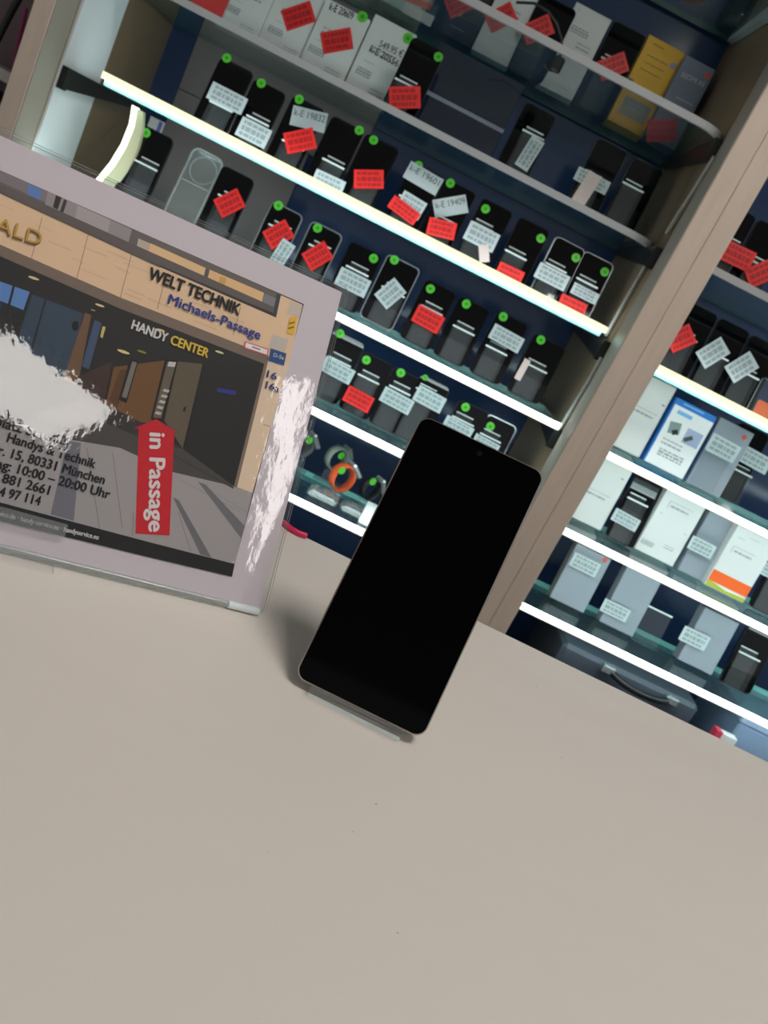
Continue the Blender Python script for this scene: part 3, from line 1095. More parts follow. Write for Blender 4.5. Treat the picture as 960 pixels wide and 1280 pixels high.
def phone(shelf, tl, tr, yb, lean_deg, look, place, dot=None, ledge=None, tags=(), fr='dark', stickers=(), dotr=0.0080, clear_only=False, plate_w=0.66):
    lean = math.radians(lean_deg)
    P0, exx, eyy, ezz = plane(shelf, yb, lean)
    A, B = hit(tl, P0, ezz), hit(tr, P0, ezz)
    xa, xb = A.x, B.x
    w = min(0.084, max(0.062, xb - xa))
    cx = (xa + xb) / 2
    h = ((A + B) / 2 - P0).dot(eyy)
    h = min(0.178, max(0.115, h))
    lift = 0.0022 if not clear_only else 0.0004
    root = Vector((cx, yb, SHZ[shelf] + 0.0012)) + eyy * lift
    M = frame(root, exx, eyy)
    h -= lift
    CNT[0] += 1
    sd = CNT[0]
    group = 'phones on ' + SPH[shelf]
    t = thing('phone', look + ', ' + place, 'phone', M, group)
    if place.startswith(tuple(ORD)):
        a_, b_ = place.split(' ', 1)
        place = a_ + ' phone ' + b_
    else:
        place = 'black phone ' + place
    th = 0.0078
    fm = {'dark': M_FRAMEDARK, 'silver': M_FRAMESILVER}[fr]
    MB().slab(rrect(w, h, 0.0095, n=5), -th, -0.0003, fm, chamfer=0.0008).build('body', t)
    e = 0.0026 if fr == 'silver' else 0.0016
    scr = MB().slab(rrect(w - 2 * e, h - 2 * e, 0.0075, y0=e, n=5), -0.0003, 0.0003, M_BLACK)
    scr = scr.build('screen', t)
    if dot:
        l = local(M, dot, 0.0008)
        mb = MB().disc(l, dotr, 0.0004, 0.0008, M_GREEN)
        mb.disc((l[0], l[1]), dotr * 0.35, 0.0008, 0.0009, M_GREENDK, 10)
        o = mb.build('sticker', scr)
        o['label'] = 'round green sticker'
    for px, sw, shh, ang, txt in stickers:
        l = local(M, px, 0.001)
        mb = MB().slab(orect(l, sw, shh, math.radians(ang)), 0.0009, 0.0013, M_WTAG)
        ca, sa = math.cos(math.radians(ang)), math.sin(math.radians(ang))
        if txt:
            p = (l[0] - sw * 0.44 * ca - shh * 0.02 * -sa, l[1] - sw * 0.44 * sa + shh * 0.02)
            q = (l[0] + sw * 0.44 * ca - shh * 0.02 * -sa, l[1] + sw * 0.44 * sa + shh * 0.02)
            letter(mb, txt, p, q, shh * 0.34, 0.0014, mat('soft_ink', (58, 62, 66), 0.5), 0.0)
        o = mb.build('label_sticker', scr)
        o['label'] = 'white code label'
    # clear stand
    pz = 0.013
    if ledge:
        ll = local(M, ledge, pz)
        st = thing('acrylic_stand', 'clear acrylic stand of the ' + place, 'stand', M.copy(), 'clear stands on ' + SPH[shelf])
        pw = w * plate_w
        ph_ = min(max(ll[1], 0.030), h * 0.78)
        lx = min(max(ll[0], -w * 0.14), w * 0.14)
        x0, x1 = lx - pw / 2, lx + pw / 2
        lf = lift
        mb = MB()
        y0 = -lf + 0.0004 + pz * math.tan(lean)
        mb.box((x0, y0, pz), (x1, ph_ - 0.003, pz + 0.0026), M_ACRYL)
        fp = mb.build('front_plate', st)
        mb = MB()
        mb.cbox((x0 - 0.001, ph_ - 0.003, pz - 0.0006), (x1 + 0.001, ph_, pz + 0.0032), M_ACRYLEDGE, 0.0006)
        o = mb.build('polished_edge', fp)
        o['label'] = 'bright polished top edge'
        mb = MB()
        mb.box((x0 + 0.004, -lf * 1.0 + 0.001 + 0.0016 * math.tan(lean), 0.0016), (x1 - 0.004, ph_ + 0.009, 0.0030), M_ACRYL)
        mb.box((x0 + 0.004, ph_ + 0.009, 0.0014), (x1 - 0.004, ph_ + 0.0112, 0.0032), M_ACRYLEDGE)
        mb.build('inner_plate', st)
        mb = MB()
        # ledge under the phone
        mb.box((x0, -lf + 0.0003 + 0.0, 0.0034), (x1, -lf + 0.0016, pz - 0.0004), M_ACRYL)
        mb.build('ledge', st)
    for j, tg in enumerate(tags):
        px, col, ang = tg[:3]
        tw, thh = (tg[3], tg[4]) if len(tg) > 4 else (0.050, 0.032)
        zt = pz + 0.0040 + 0.0014 * j
        l = local(M, px, zt)
        nm = {'red': 'red', 'white': 'white', 'pink': 'pale pink'}[col]
        many = [q[1] for q in tags].count(col) > 1
        lab = (('upper ' if j == 0 else 'lower ') if many else '') + nm + ' price tag on the ' + place
        price_tag(M, l, tw, thh, math.radians(ang), zt, col, lab, 'price tags on ' + SPH[shelf], sd * 7 + j)
    return t


def pl(n, shelf):
    return ORD[n] + ' from left on ' + SPH[shelf]


BP = 'black green-dotted phone'
# top lit shelf
y3 = 1.635
L4, L5 = 10, 12
phone('S3', (276, 70), (318, 91), y3, 13, BP + ' with white tag', pl(0, 'S3'), (283.5, 72.5), (280, 134), [((284, 123), 'white', 0, 0.066, 0.030)])
phone('S3', (320, 97), (357, 118), y3, 13, BP + ' with low white tag', pl(1, 'S3'), (326.5, 104), (324, 151), [((317, 166), 'white', 0, 0.056, 0.034)])
phone('S3', (367, 118), (407, 138), y3, 13, BP + ' with code label', pl(2, 'S3'), (374, 124), (369, 182), [((375, 176), 'red', 38, 0.052, 0.036)], stickers=[((386, 149), 0.062, 0.034, 13, 'k-E 19832')])
phone('S3', (417, 144), (455, 163), y3, 13, BP.replace('green-dotted phone', 'phone dotted near its corner'), pl(3, 'S3'), (449, 163), (419, 205), [((410, 230), 'white', 2, 0.056, 0.032)])
phone('S3', (458, 165), (500, 187), y3, 13, BP + ' with level red tag', pl(4, 'S3'), (467, 175), (466, 227), [((461, 224), 'red', 26, 0.052, 0.032)])
phone('S3', (516, 200), (555, 222), y3, 13, 'dark phone under a white code label', pl(5, 'S3'), (523, 207), (513, 250), [((514, 257), 'white', -4, 0.046, 0.034), ((505, 263), 'red', -10, 0.056, 0.024)], stickers=[((529, 223), 0.066, 0.032, -3, 'k-E 19601')])
phone('S3', (557, 222), (596, 243), y3, 13, BP + ' with tilted white card', pl(6, 'S3'), (563, 229), (556, 279), [((552, 286), 'red', 13, 0.050, 0.030)], stickers=[((563, 258), 0.060, 0.032, 36, 'k-E 19409')])
phone('S3', (601, 253), (638, 274), y3, 13, BP + ' with big white tag', pl(7, 'S3'), (607, 261), (604, 283), [((602, 296), 'white', 0, 0.058, 0.034), ((605, 317), 'pink', 30, 0.018, 0.030)])
phone('S3', (648, 277), (684, 296), y3, 13, BP + ' with low red tag', pl(8, 'S3'), (676, 298), (645, 318), [((636, 345), 'red', 2, 0.048, 0.034)])
phone('S3', (692, 301), (729, 322), y3, 13, 'silver-edged black phone', pl(9, 'S3'), (720, 322), (695, 334), [((690, 346), 'white', 0, 0.060, 0.028)], fr='silver')
phone('S3', (729, 319), (764, 340), y3, 13, 'silver-edged phone with red tag', pl(10, 'S3'), (756, 340), (734, 353), [((731, 367), 'white', 0, 0.050, 0.020), ((714, 385), 'red', 2, 0.050, 0.034)], fr='silver')  # the white card stands in for glare on the stand plate
# second lit shelf
y4 = 1.60
phone('S4', (178, 155), (218, 174), y4, L4, BP + ' without a tag', pl(0, 'S4'), (182.5, 166), (187, 208), [])
phone('S4', (280, 206), (318, 225), y4, L4, 'black phone without a green dot', pl(1, 'S4'), None, (287, 249), [((287, 254), 'red', 52, 0.046, 0.034)])
phone('S4', (342, 250), (379, 270), y4, L4, 'silver-edged phone with two tags', pl(2, 'S4'), (348, 257), (350, 286), [((348, 293), 'red', 55, 0.046, 0.034), ((352, 318), 'white', 82, 0.050, 0.026)], fr='silver')
phone('S4', (391, 275), (429, 294), y4, L4, 'silver-edged phone with tilted red tag', pl(3, 'S4'), (397, 285), (400, 311), [((397, 320), 'red', 56, 0.046, 0.034)], fr='silver')
phone('S4', (437, 304), (477, 325), y4, L4, BP.replace('green-dotted phone', 'phone dotted at its far corner'), pl(4, 'S4'), (467, 323), (447, 338), [((441, 353), 'white', 0, 0.058, 0.032)])
phone('S4', (485, 316), (527, 337), y4, L4, 'silver-edged phone with tilted white tag', pl(5, 'S4'), (493, 325), (492, 364), [((488, 367), 'white', 66, 0.046, 0.034)], fr='silver')
phone('S4', (531, 352), (569, 373), y4, L4, BP + ' with straight red tag', pl(6, 'S4'), (538, 361), (540, 387), [((535, 399), 'red', -2, 0.052, 0.032)])
phone('S4', (576, 371), (611, 390), y4, L4, BP + ' without any tag', pl(7, 'S4'), (583, 380), (580, 412), [])
phone('S4', (623, 387), (661, 407), y4, L4, BP + ' with raised white tag', pl(8, 'S4'), (629, 396), (621, 437), [((633, 423), 'white', -2, 0.060, 0.028)])
phone('S4', (669, 415), (708, 437), y4, L4, BP + ' by the brown wall', pl(9, 'S4'), (676, 425), (670, 459), [((653, 462), 'pink', 88, 0.040, 0.012)])
# third lit shelf
y5 = 1.60
phone('S5', (418, 409), (457, 432), y5, L5, BP + ' beside the sign', pl(0, 'S5'), (425, 417), (425, 451), [((422, 463), 'white', -2, 0.060, 0.028)])
phone('S5', (454, 440), (491, 461), y5, L5, BP + ' with low red tag', pl(1, 'S5'), (458, 450), (461, 473), [((448, 499), 'red', -2, 0.052, 0.030)])
phone('S5', (494, 457), (529, 477), y5, L5, BP + ' with wide white tag', pl(2, 'S5'), (501, 466), (500, 487), [((496, 501), 'white', -2, 0.060, 0.028)])
phone('S5', (529, 466), (561, 486), y5, L5, 'black phone with small green dot', pl(3, 'S5'), (531.5, 472), (534, 489), [((537, 499), 'white', -2, 0.056, 0.030)], dotr=0.0055)
phone('S5', (573, 501), (611, 521), y5, L5, BP + ' with clear stand', pl(4, 'S5'), (582, 509), (578, 525), [((573, 534), 'white', -2, 0.056, 0.022)])
phone('S5', (607, 524), (643, 543), y5, L5, 'silver-edged phone with a green dot', pl(5, 'S5'), (613, 533), (612, 546), [((607, 556), 'white', -2, 0.050, 0.022)], fr='silver')
# lower unlit shelf
y2 = 1.70
phone('S2', (517, 44), (556, 66), 1.655, 8, 'black phone beside white cartons', pl(0, 'S2'), (548, 71), (508, 104), [((506, 122), 'red', 27, 0.054, 0.036)])
phone('S2', (660, 127), (695, 145), y2, 9.5, 'black phone with slanted white tag', pl(1, 'S2'), None, (667, 168), [((662, 192), 'white', 84, 0.058, 0.026)])
phone('S2', (749, 170), (786, 190), y2, 9.5, 'black phone behind crossed tags', pl(2, 'S2'), None, (741, 222), [((740, 226), 'white', 0, 0.064, 0.024), ((733, 236), 'pink', 84, 0.060, 0.026)])
phone('S2', (793, 194), (830, 215), y2, 9.5, 'black phone with empty sleeve', pl(3, 'S2'), None, (789, 232), [])
# carton cabinet, unlit and lit shelves
yr = 1.60
phone('R0', (903, 262), (940, 282), yr, 6, 'black phone by the post', pl(0, 'R0'), None, (918, 306), [((922, 320), 'red', 2, 0.056, 0.034)])
phone('R0', (944, 284), (982, 304), yr, 6, 'black phone with tilted red tag', pl(1, 'R0'), None, (950, 330), [((950, 342), 'red', 50, 0.046, 0.034)])
phone('R1', (862, 375), (898, 395), yr, 12, 'black phone with tilted red tag', pl(0, 'R1'), None, (858, 420), [((851, 423), 'red', 50, 0.046, 0.036)])
phone('R1', (902, 396), (938, 416), yr, 12, 'black phone with tilted white tag', pl(1, 'R1'), None, (896, 443), [((891, 441), 'white', 58, 0.052, 0.034)])
phone('R1', (941, 417), (978, 437), yr, 12, 'black phone with tilted white tag', pl(2, 'R1'), None, (929, 464), [((927, 459), 'white', 58, 0.052, 0.034)])
phone('R2', (926, 526), (963, 546), 1.665, 12, 'black phone under a white card', pl(0, 'R2'), None, (942, 597), [((944, 575), 'white', -2, 0.060, 0.032)])
phone('R3', (797, 592), (830, 610), 1.60, 13, 'grey-edged black phone between white cartons', pl(0, 'R3'), None, (796, 626), [((782, 650), 'white', -2, 0.052, 0.024)])
phone('R3', (972, 688), (1010, 708), 1.60, 13, 'black phone at the edge of view', pl(1, 'R3'), None, (962, 716), [((958, 712), 'white', -2, 0.052, 0.024)])
phone('R4', (935, 781), (972, 801), 1.60, 13, 'black phone in a clear stand', pl(0, 'R4'), None, (928, 815), [])

# clear phone case with a ring, standing on the second lit shelf
P0, exx, eyy, ezz = plane('S4', 1.60, math.radians(14))
A, B = hit((244, 184), P0, ezz), hit((280, 203), P0, ezz)
w = B.x - A.x
h = ((A + B) / 2 - P0).dot(eyy)
M = frame(Vector(((A.x + B.x) / 2, 1.60, SHZ['S4'] + 0.0016)), exx, eyy)
t = thing('phone_case', 'empty clear phone case with a ring standing on the second lit shelf', 'phone case', M)
MB().slab(rrect(w - 0.004, h - 0.004, 0.010, y0=0.002), -0.0012, 0.0, M_CLEARCASE).build('back_sheet', t)
o1 = [(x, y, 0.003) for x, y in rrect(w, h, 0.012)]
M_RIM = clear_mat('case_rim', (0.75, 0.78, 0.78), 0.45, 0.1, hazecol=(0.6, 0.63, 0.63))
MB().tube(o1, 0.0022, M_RIM, 6, True).build('rim', t)
c = local(M, (254, 214), 0)
MB().tube([(c[0] + 0.0235 * math.cos(k * PI / 16), c[1] + 0.0235 * math.sin(k * PI / 16), 0.001) for k in range(32)], 0.0013, M_RIM, 6, True).build('ring', t)
c = local(M, (243, 231), 0)
MB().cbox((-w / 2 + 0.003, c[1] - 0.0013, 0.0008), (w / 2 - 0.003, c[1] + 0.0013, 0.0030), M_RIM, 0.0005).build('fold', t)
# small white and violet slip on the back wall above the first phone
q = atY((194, 156), 1.92)
mb = MB().box((q.x - 0.016, 1.925, q.z - 0.012), (q.x + 0.016, 1.9262, q.z + 0.012), M_WHITE)
mb.box((q.x + 0.004, 1.9246, q.z - 0.010), (q.x + 0.012, 1.9252, q.z + 0.010), mat('violet_print', (120, 120, 210), 0.5))
tag(mb.build('wall_sticker'), 'small white and violet sticker on the back wall under the top lit shelf', 'sticker')


# ---- cartons
def carton(shelf, tl, tr, yb, lean_deg, depth, label, m, side=None, group=None, name='carton', h=None, wfix=None):
    lean = math.radians(lean_deg)
    P0, exx, eyy, ezz = plane(shelf, yb, lean)
    A, B = hit(tl, P0, ezz), hit(tr, P0, ezz)
    w = B.x - A.x
    if wfix:
        w = min(wfix, B.x - (X2L + 0.037))
    x1 = min(B.x, XR - 0.0135) if shelf[0] == 'S' else B.x
    w -= B.x - x1
    cx = x1 - w / 2
    hh = h or ((A + B) / 2 - P0).dot(eyy)
    lift = depth * math.sin(lean) + 0.0004
    root = Vector((cx, yb, SHZ[shelf] + 0.0012)) + Vector((0, 0, lift))
    M = frame(root, exx, eyy)
    hh -= lift
    t = thing(name, label, 'box', M, group)
    mb = MB()
    mb.cbox((-w / 2, 0, -depth), (w / 2, hh, 0), m, 0.0012)
    mb.build('carton_body', t)
    t['w'], t['h'] = w, hh
    return t, M, w, hh


def cprint(t, name, fn, label=None):
    mb = MB()
    fn(mb)
    o = mb.build(name, t)
    if label:
        o['label'] = label
    return o


def red_sticker(t, M, px, ang, w=0.050, h=0.034, seed=1):
    l = local(M, px, 0.0008)

    def fn(mb):
        mb.slab(orect(l, w, h, math.radians(ang)), 0.0008, 0.0014, M_RED)
        strokes(mb, l, w, h, math.radians(ang), 0.0016, M_REDINK, 3, seed)
    cprint(t, 'price_sticker', fn, 'red price sticker')


def green_dot(t, M, px, r=0.0095):
    l = local(M, px, 0.0008)

    def fn(mb):
        mb.disc(l, r, 0.0008, 0.0012, M_GREEN)
        mb.disc(l, r * 0.4, 0.0012, 0.0013, M_GREENDK, 10)
    cprint(t, 'sticker', fn, 'round green sticker')


def smallprint(mb, w, h, spots, seed):
    for i, (x, y, ww, hh, rows) in enumerate(spots):
        strokes(mb, (x * w, y * h), ww * w, hh * h, 0, 0.0006, M_GREYINK, rows, seed + i)


def smallprints(t, w, h, spots, seed):
    for i, sp_ in enumerate(spots):
        mb = MB()
        smallprint(mb, w, h, [sp_], seed + i)
        mb.build('print', t)


GC = 'white phone cartons on the lower unlit shelf'
yb2 = 1.735
boxes = [((300, -52), (353, -25), 'plain white phone carton, first of the row of four'), ((354, -26), (408, 2), 'white phone carton with a red sticker and no green dot'),
         ((404, -1), (465, 22), 'white phone carton with both red sticker and green dot'), ((469, 18), (522, 43), 'white phone carton with a green dot, next to the dark phone')]
for i, (tl, tr, lab) in enumerate(boxes):
    t, M, w, h = carton('S2', tl, tr, yb2, 6, 0.030, lab, M_CARTON, group=GC)

    def fn(mb, i=i, w=w, h=h):
        if i == 2:
            l0, l1 = local(M, (411, 12), 0), local(M, (440, 25), 0)
            letter(mb, 'k-E 20609', l0, l1, 0.0125, 0.0006, M_INK, 0.008)
        if i == 3:
            l0, l1 = local(M, (473, 58), 0), local(M, (502, 72), 0)
            letter(mb, '549.95 €', l0, l1, 0.0115, 0.0006, M_INK, 0.0)
            l0, l1 = local(M, (461, 64), 0), local(M, (496, 84), 0)
            letter(mb, 'k-E 20556', l0, l1, 0.0120, 0.0006, M_INK, 0.008)
    smallprints(t, w, h, [(-0.22, 0.30, 0.42, 0.12, 3), (0.22, 0.14, 0.40, 0.08, 2), (-0.2, 0.44, 0.3, 0.04, 1), (0.0, 0.60, 0.7, 0.10, 2)], 40 + i)
    if i > 1:
        cprint(t, 'lettering', fn)
    if i == 1:
        red_sticker(t, M, (373, 20), 43, 0.055, 0.036, 3)
    if i == 2:
        red_sticker(t, M, (421, 51), 35, 0.055, 0.036, 4)
        green_dot(t, M, (453, 21))
    if i == 3:
        green_dot(t, M, (510, 48))
# red card in clear sleeve at the far end of that shelf
P0, exx, eyy, ezz = plane('S2', 1.640, math.radians(10))
A, B = hit((249, -22), P0, ezz), hit((288, -2), P0, ezz)
M = frame(Vector(((A.x + B.x) / 2, 1.64, SHZ['S2'] + 0.0016)), exx, eyy)
w, h = B.x - A.x, ((A + B) / 2 - P0).dot(eyy)
t = thing('card_sleeve', 'red price card in a clear sleeve at the start of the lower unlit shelf', 'card', M)
MB().box((-w / 2, 0, -0.001), (w / 2, h, 0.0), M_RED).build('card', t)
MB().box((-w / 2 - 0.003, 0, 0.0006), (w / 2 + 0.003, h + 0.004, 0.0018), M_ACRYL).build('sleeve', t)

# wide dark blue glossy case with a pale strap
t, M, w, h = carton('S2', (560, 36), (664, 92), 1.70, 12, 0.035, 'wide navy glossy box with a pale strap on the lower unlit shelf', mat('navy_box', (24, 36, 58), 0.15), h=0.150)
cprint(t, 'strap', lambda mb: mb.cbox((-w / 2 - 0.0008, h * 0.36, -0.001), (w / 2 + 0.0008, h * 0.36 + 0.007, 0.001), mat('pale_strap', (150, 150, 170), 0.4), 0.0004))
cprint(t, 'sleeve', lambda mb: mb.box((-w / 2, 0.004, 0.0016), (w / 2, h, 0.0022), M_ACRYLFINE))

# upper unlit shelf
g1 = 'cartons on the upper unlit shelf'


def y_on(px, shelf):
    return min(atZ(px, SHZ[shelf] + 0.0012).y, 1.86)


t, M, w, h = carton('S1', (512, -88), (560, -62), y_on((525, 33), 'S1'), 6, 0.05, 'pale teal gift carton with an orange mark on the upper unlit shelf', mat('teal_carton', (188, 214, 208), 0.4), group=g1, h=0.16)
cprint(t, 'orange_mark', lambda mb: mb.poly(orect(local(M, (523, 3), 0), 0.05, 0.012, 0.1), 0.0006, M_REDDOT))
cprint(t, 'label', lambda mb: mb.poly(orect(local(M, (523, 18), 0), 0.06, 0.02, 0.0), 0.0005, M_WHITE))
t, M, w, h = carton('S1', (590, -62), (634, -38), y_on((567, 52), 'S1'), 6, 0.03, 'black carton with a red sticker beside the teal one', mat('black_carton', (26, 27, 30), 0.35), group=g1)
red_sticker(t, M, (576, 4), 50, 0.055, 0.036, 11)
green_dot(t, M, (574, 13))
smallprints(t, w, h, [(0.0, 0.13, 0.5, 0.05, 1)], 71)
t, M, w, h = carton('S1', (634, -34), (680, -12), y_on((602, 75), 'S1'), 6, 0.03, 'white carton with a red sticker, between two black ones', M_CARTON, group=g1)
red_sticker(t, M, (626, 22), 52, 0.055, 0.036, 12)
smallprints(t, w, h, [(-0.1, 0.22, 0.3, 0.04, 1), (0.3, 0.08, 0.12, 0.06, 1), (0.0, 0.6, 0.6, 0.1, 2)], 72)
phone('S1', (678, -10), (722, 14), y_on((648, 95), 'S1'), 3, 'black phone with a red tag', 'beside the cable on the upper unlit shelf', None, (668, 48), [((672, 37), 'red', 48, 0.056, 0.036)])
t, M, w, h = carton('S1', (721, 2), (765, 25), y_on((688, 121), 'S1'), 6, 0.03, 'white carton with small print next to the yellow carton side', M_CARTON, group=g1)
smallprints(t, w, h, [(-0.1, 0.72, 0.6, 0.1, 3), (0.15, 0.58, 0.45, 0.08, 2), (-0.35, 0.93, 0.1, 0.04, 1), (-0.2, 0.2, 0.25, 0.03, 1), (0.3, 0.08, 0.12, 0.05, 1)], 73)
phone('S1', (768, 25), (810, 45), y_on((728, 140), 'S1'), 3, 'black phone with tilted red tag', 'beside the yellow carton', None, (766, 78), [((766, 83), 'red', 46, 0.054, 0.036)])
t, M, w, h = carton('S1', (812, 43), (857, 66), y_on((771, 168), 'S1'), 6, 0.045, 'yellow carton with black corner marks on the upper unlit shelf', M_YELLOW, group=g1)
Y_ = t


def fn(mb):
    strokes(mb, (-0.16 * w, 0.93 * h), 0.4 * w, 0.05 * h, 0, 0.0006, mat('brown_ink', (120, 86, 20), 0.5), 1, 5)
    for y in (0.80, 0.72, 0.64):
        strokes(mb, (-0.05 * w, y * h), 0.7 * w, 0.05 * h, 0, 0.0006, MATS['brown_ink'], 1, int(y * 100))


cprint(t, 'print', fn)
mat('dark_sticker', (54, 54, 58), 0.4)
cprint(t, 'corner_sticker', lambda mb: mb.poly(orect((-0.42 * w, 0.45 * h), 0.14 * w, 0.10 * h, 0), 0.0006, MATS['dark_sticker']))
cprint(t, 'corner_sticker', lambda mb: mb.poly(orect((0.40 * w, 0.42 * h), 0.16 * w, 0.10 * h, 0), 0.0006, MATS['dark_sticker']))


def fn(mb):
    mb.poly(orect((0.02 * w, 0.22 * h), 0.72 * w, 0.20 * h, 0), 0.0006, mat('grey_label', (150, 146, 140), 0.5))
    strokes(mb, (0.02 * w, 0.24 * h), 0.6 * w, 0.10 * h, 0, 0.0008, M_GREYINK, 2, 6)


cprint(t, 'label', fn)
cprint(t, 'sticker', lambda mb: mb.disc((0.36 * w, 0.82 * h), 0.0055, 0.0005, 0.0007, mat('lilac_dot', (150, 150, 190), 0.5)))
t, M, w, h = carton('S1', (858, 68), (899, 90), y_on((820, 180), 'S1'), 6, 0.040, 'grey carton with a red corner dot, nearest the post on the upper unlit shelf', mat('grey_carton_blue', (120, 130, 148), 0.5), group=g1)


def fn(mb):
    l0, l1 = local(M, (851, 96), 0), local(M, (879, 109), 0)
    letter(mb, 'REDMI A5', l0, l1, 0.009, 0.0006, mat('pale_ink', (186, 192, 204), 0.5), 0.01)


cprint(t, 'lettering', fn)
cprint(t, 'sticker', lambda mb: mb.disc((0.36 * w, 0.90 * h), 0.0055, 0.0005, 0.0008, M_REDDOT))
cprint(t, 'print', lambda mb: strokes(mb, local(M, (856, 127), 0), 0.045, 0.010, 0, 0.0006, MATS['pale_ink'], 1, 3))
red_sticker(t, M, (827, 163), 27, 0.056, 0.040, 13)
# black cable over the edge of the upper unlit shelf
mb = MB()
cp = [(645, 3), (668, 4), (685, 14), (696, 30), (702, 50), (702, 62), (700, 72)]
mb.tube([atY(p, 1.588) for p in cp], 0.0022, M_BACKDARK)
t = thing('charging_cable', 'black charging cable hanging over the edge of the upper unlit shelf', 'cable')
mb.build('cable', t)
q = atY((698, 78), 1.588)
MB().cbox((q.x - 0.009, 1.58, q.z - 0.016), (q.x + 0.009, 1.592, q.z + 0.008), M_BACKDARK, 0.003).build('plug', t)
MB().tube([atY(p, 1.588) for p in ((697, 85), (692, 89), (684, 87), (680, 81))], 0.0018, M_BACKDARK).build('loose_end', t)
# bowl on the topmost shelf
q = atY((845, 10), 1.76)
mb = MB()
bz = SHZ['S0'] + 0.001
prof = [(0.0, 0.0), (0.040, 0.0), (0.062, 0.012), (0.078, 0.040), (0.082, 0.075), (0.079, 0.075), (0.074, 0.042), (0.058, 0.015), (0.0, 0.006)]
qx = atZ((838, 25), bz)
mb.lathe(prof, (qx.x, qx.y, bz), mat('bowl_brown', (150, 112, 40), 0.35))
tag(mb.build('bowl'), 'olive brown bowl standing on the topmost glass shelf', 'bowl')
qx = atZ((912, 44), bz)
mb = MB()
mb.lathe([(0.0, 0.0), (0.030, 0.0), (0.034, 0.01), (0.036, 0.075), (0.034, 0.075), (0.031, 0.012), (0.0, 0.004)], (qx.x, qx.y, bz), clear_mat('smoky_glass', (0.5, 0.58, 0.58), 0.2, hazecol=(0.1, 0.14, 0.15)))
tag(mb.build('glass_jar'), 'smoky glass jar beside the brown bowl on the topmost glass shelf', 'jar')

# carton cabinet
g2 = 'cartons in the carton cabinet'


def priced(mb, c, w, seed):
    """faint outlined price panel"""
    mb.poly(orect((c[0], c[1]), w, 0.0008, 0), 0.0006, M_GREYINK)
    mb.poly(orect((c[0] - w / 2, c[1] - 0.007), 0.0012, 0.013, 0), 0.0006, M_GREYINK)
    strokes(mb, (c[0], c[1] - 0.008), w, 0.022, 0, 0.0006, M_GREYINK, 1, seed)


t, M, w, h = carton('R2', (800, 462), (846, 486), 1.60, 6, 0.05, 'white carton between the post and the blue-framed carton', M_CARTON, group=g2, wfix=0.10)
cprint(t, 'print', lambda mb: strokes(mb, local(M, (829, 507), 0), 0.008, 0.012, 0, 0.0006, M_INK, 1, 2))
cprint(t, 'price_panel', lambda mb: priced(mb, local(M, (806, 512), 0), 0.05, 21))
t, M, w, h = carton('R2', (846, 497), (897, 521), 1.592, 6, 0.05, 'blue-framed white carton with two small product pictures', M_BLUE, group=g2)


def fn(mb):
    mb.poly([(-w / 2 + 0.003, 0.001), (w / 2 - 0.001, 0.001), (w / 2 - 0.001, h - 0.012), (-w / 2 + 0.003, h - 0.012)], 0.0004, M_WHITE)
    mb.poly(orect((-0.05 * w, h - 0.005), 0.5 * w, 0.003, 0), 0.0006, M_LBLUE)
    mb.poly(orect((-0.16 * w, h - 0.022), 0.36 * w, 0.007, 0), 0.0006, M_LBLUE)
    mb.poly(orect((-0.22 * w, 0.60 * h), 0.26 * w, 0.17 * h, 0.2), 0.0006, mat('photo_grey', (130, 150, 150), 0.5))
    mb.poly(orect((-0.17 * w, 0.55 * h), 0.13 * w, 0.07 * h, 0.6), 0.0008, M_INK)
    mb.poly(orect((0.24 * w, 0.58 * h), 0.38 * w, 0.22 * h, 0), 0.0006, M_LILAC)
    mb.poly(orect((0.16 * w, 0.55 * h), 0.20 * w, 0.06 * h, 0.7), 0.0008, mat('photo_dark', (70, 80, 76), 0.5))
    smallprint(mb, w, h, [(-0.1, 0.38, 0.6, 0.10, 2), (0.0, 0.22, 0.75, 0.14, 3)], 81)


cprint(t, 'print', fn)
t, M, w, h = carton('R2', (901, 521), (943, 543), 1.60, 8, 0.03, 'grey carton behind a pale price card, beside the blue-framed one', M_GREYBOX, group=g2)
smallprints(t, w, h, [(0, 0.78, 0.6, 0.04, 1)], 83)
cprint(t, 'sticker', lambda mb: mb.disc(local(M, (930, 547), 0), 0.0045, 0.0005, 0.0008, M_REDDOT), 'small red dot')
price_tag(M, local(M, (904, 560), 0.017), 0.058, 0.032, math.radians(-2), 0.017, 'white', 'pale price card in front of the grey carton beside the blue-framed one', 'price cards in the carton cabinet', 5)
st = thing('acrylic_stand', 'clear acrylic stand before the grey carton beside the blue-framed one', 'stand', M.copy(), 'clear stands in the carton cabinet')
l = local(M, (897, 570), 0.012)
MB().box((l[0] - 0.024, 0.002, 0.012), (l[0] + 0.024, l[1], 0.0145), M_ACRYL).build('front_plate', st)
MB().cbox((l[0] - 0.025, l[1], 0.0116), (l[0] + 0.025, l[1] + 0.003, 0.0150), M_ACRYLEDGE, 0.0006).build('polished_edge', st)

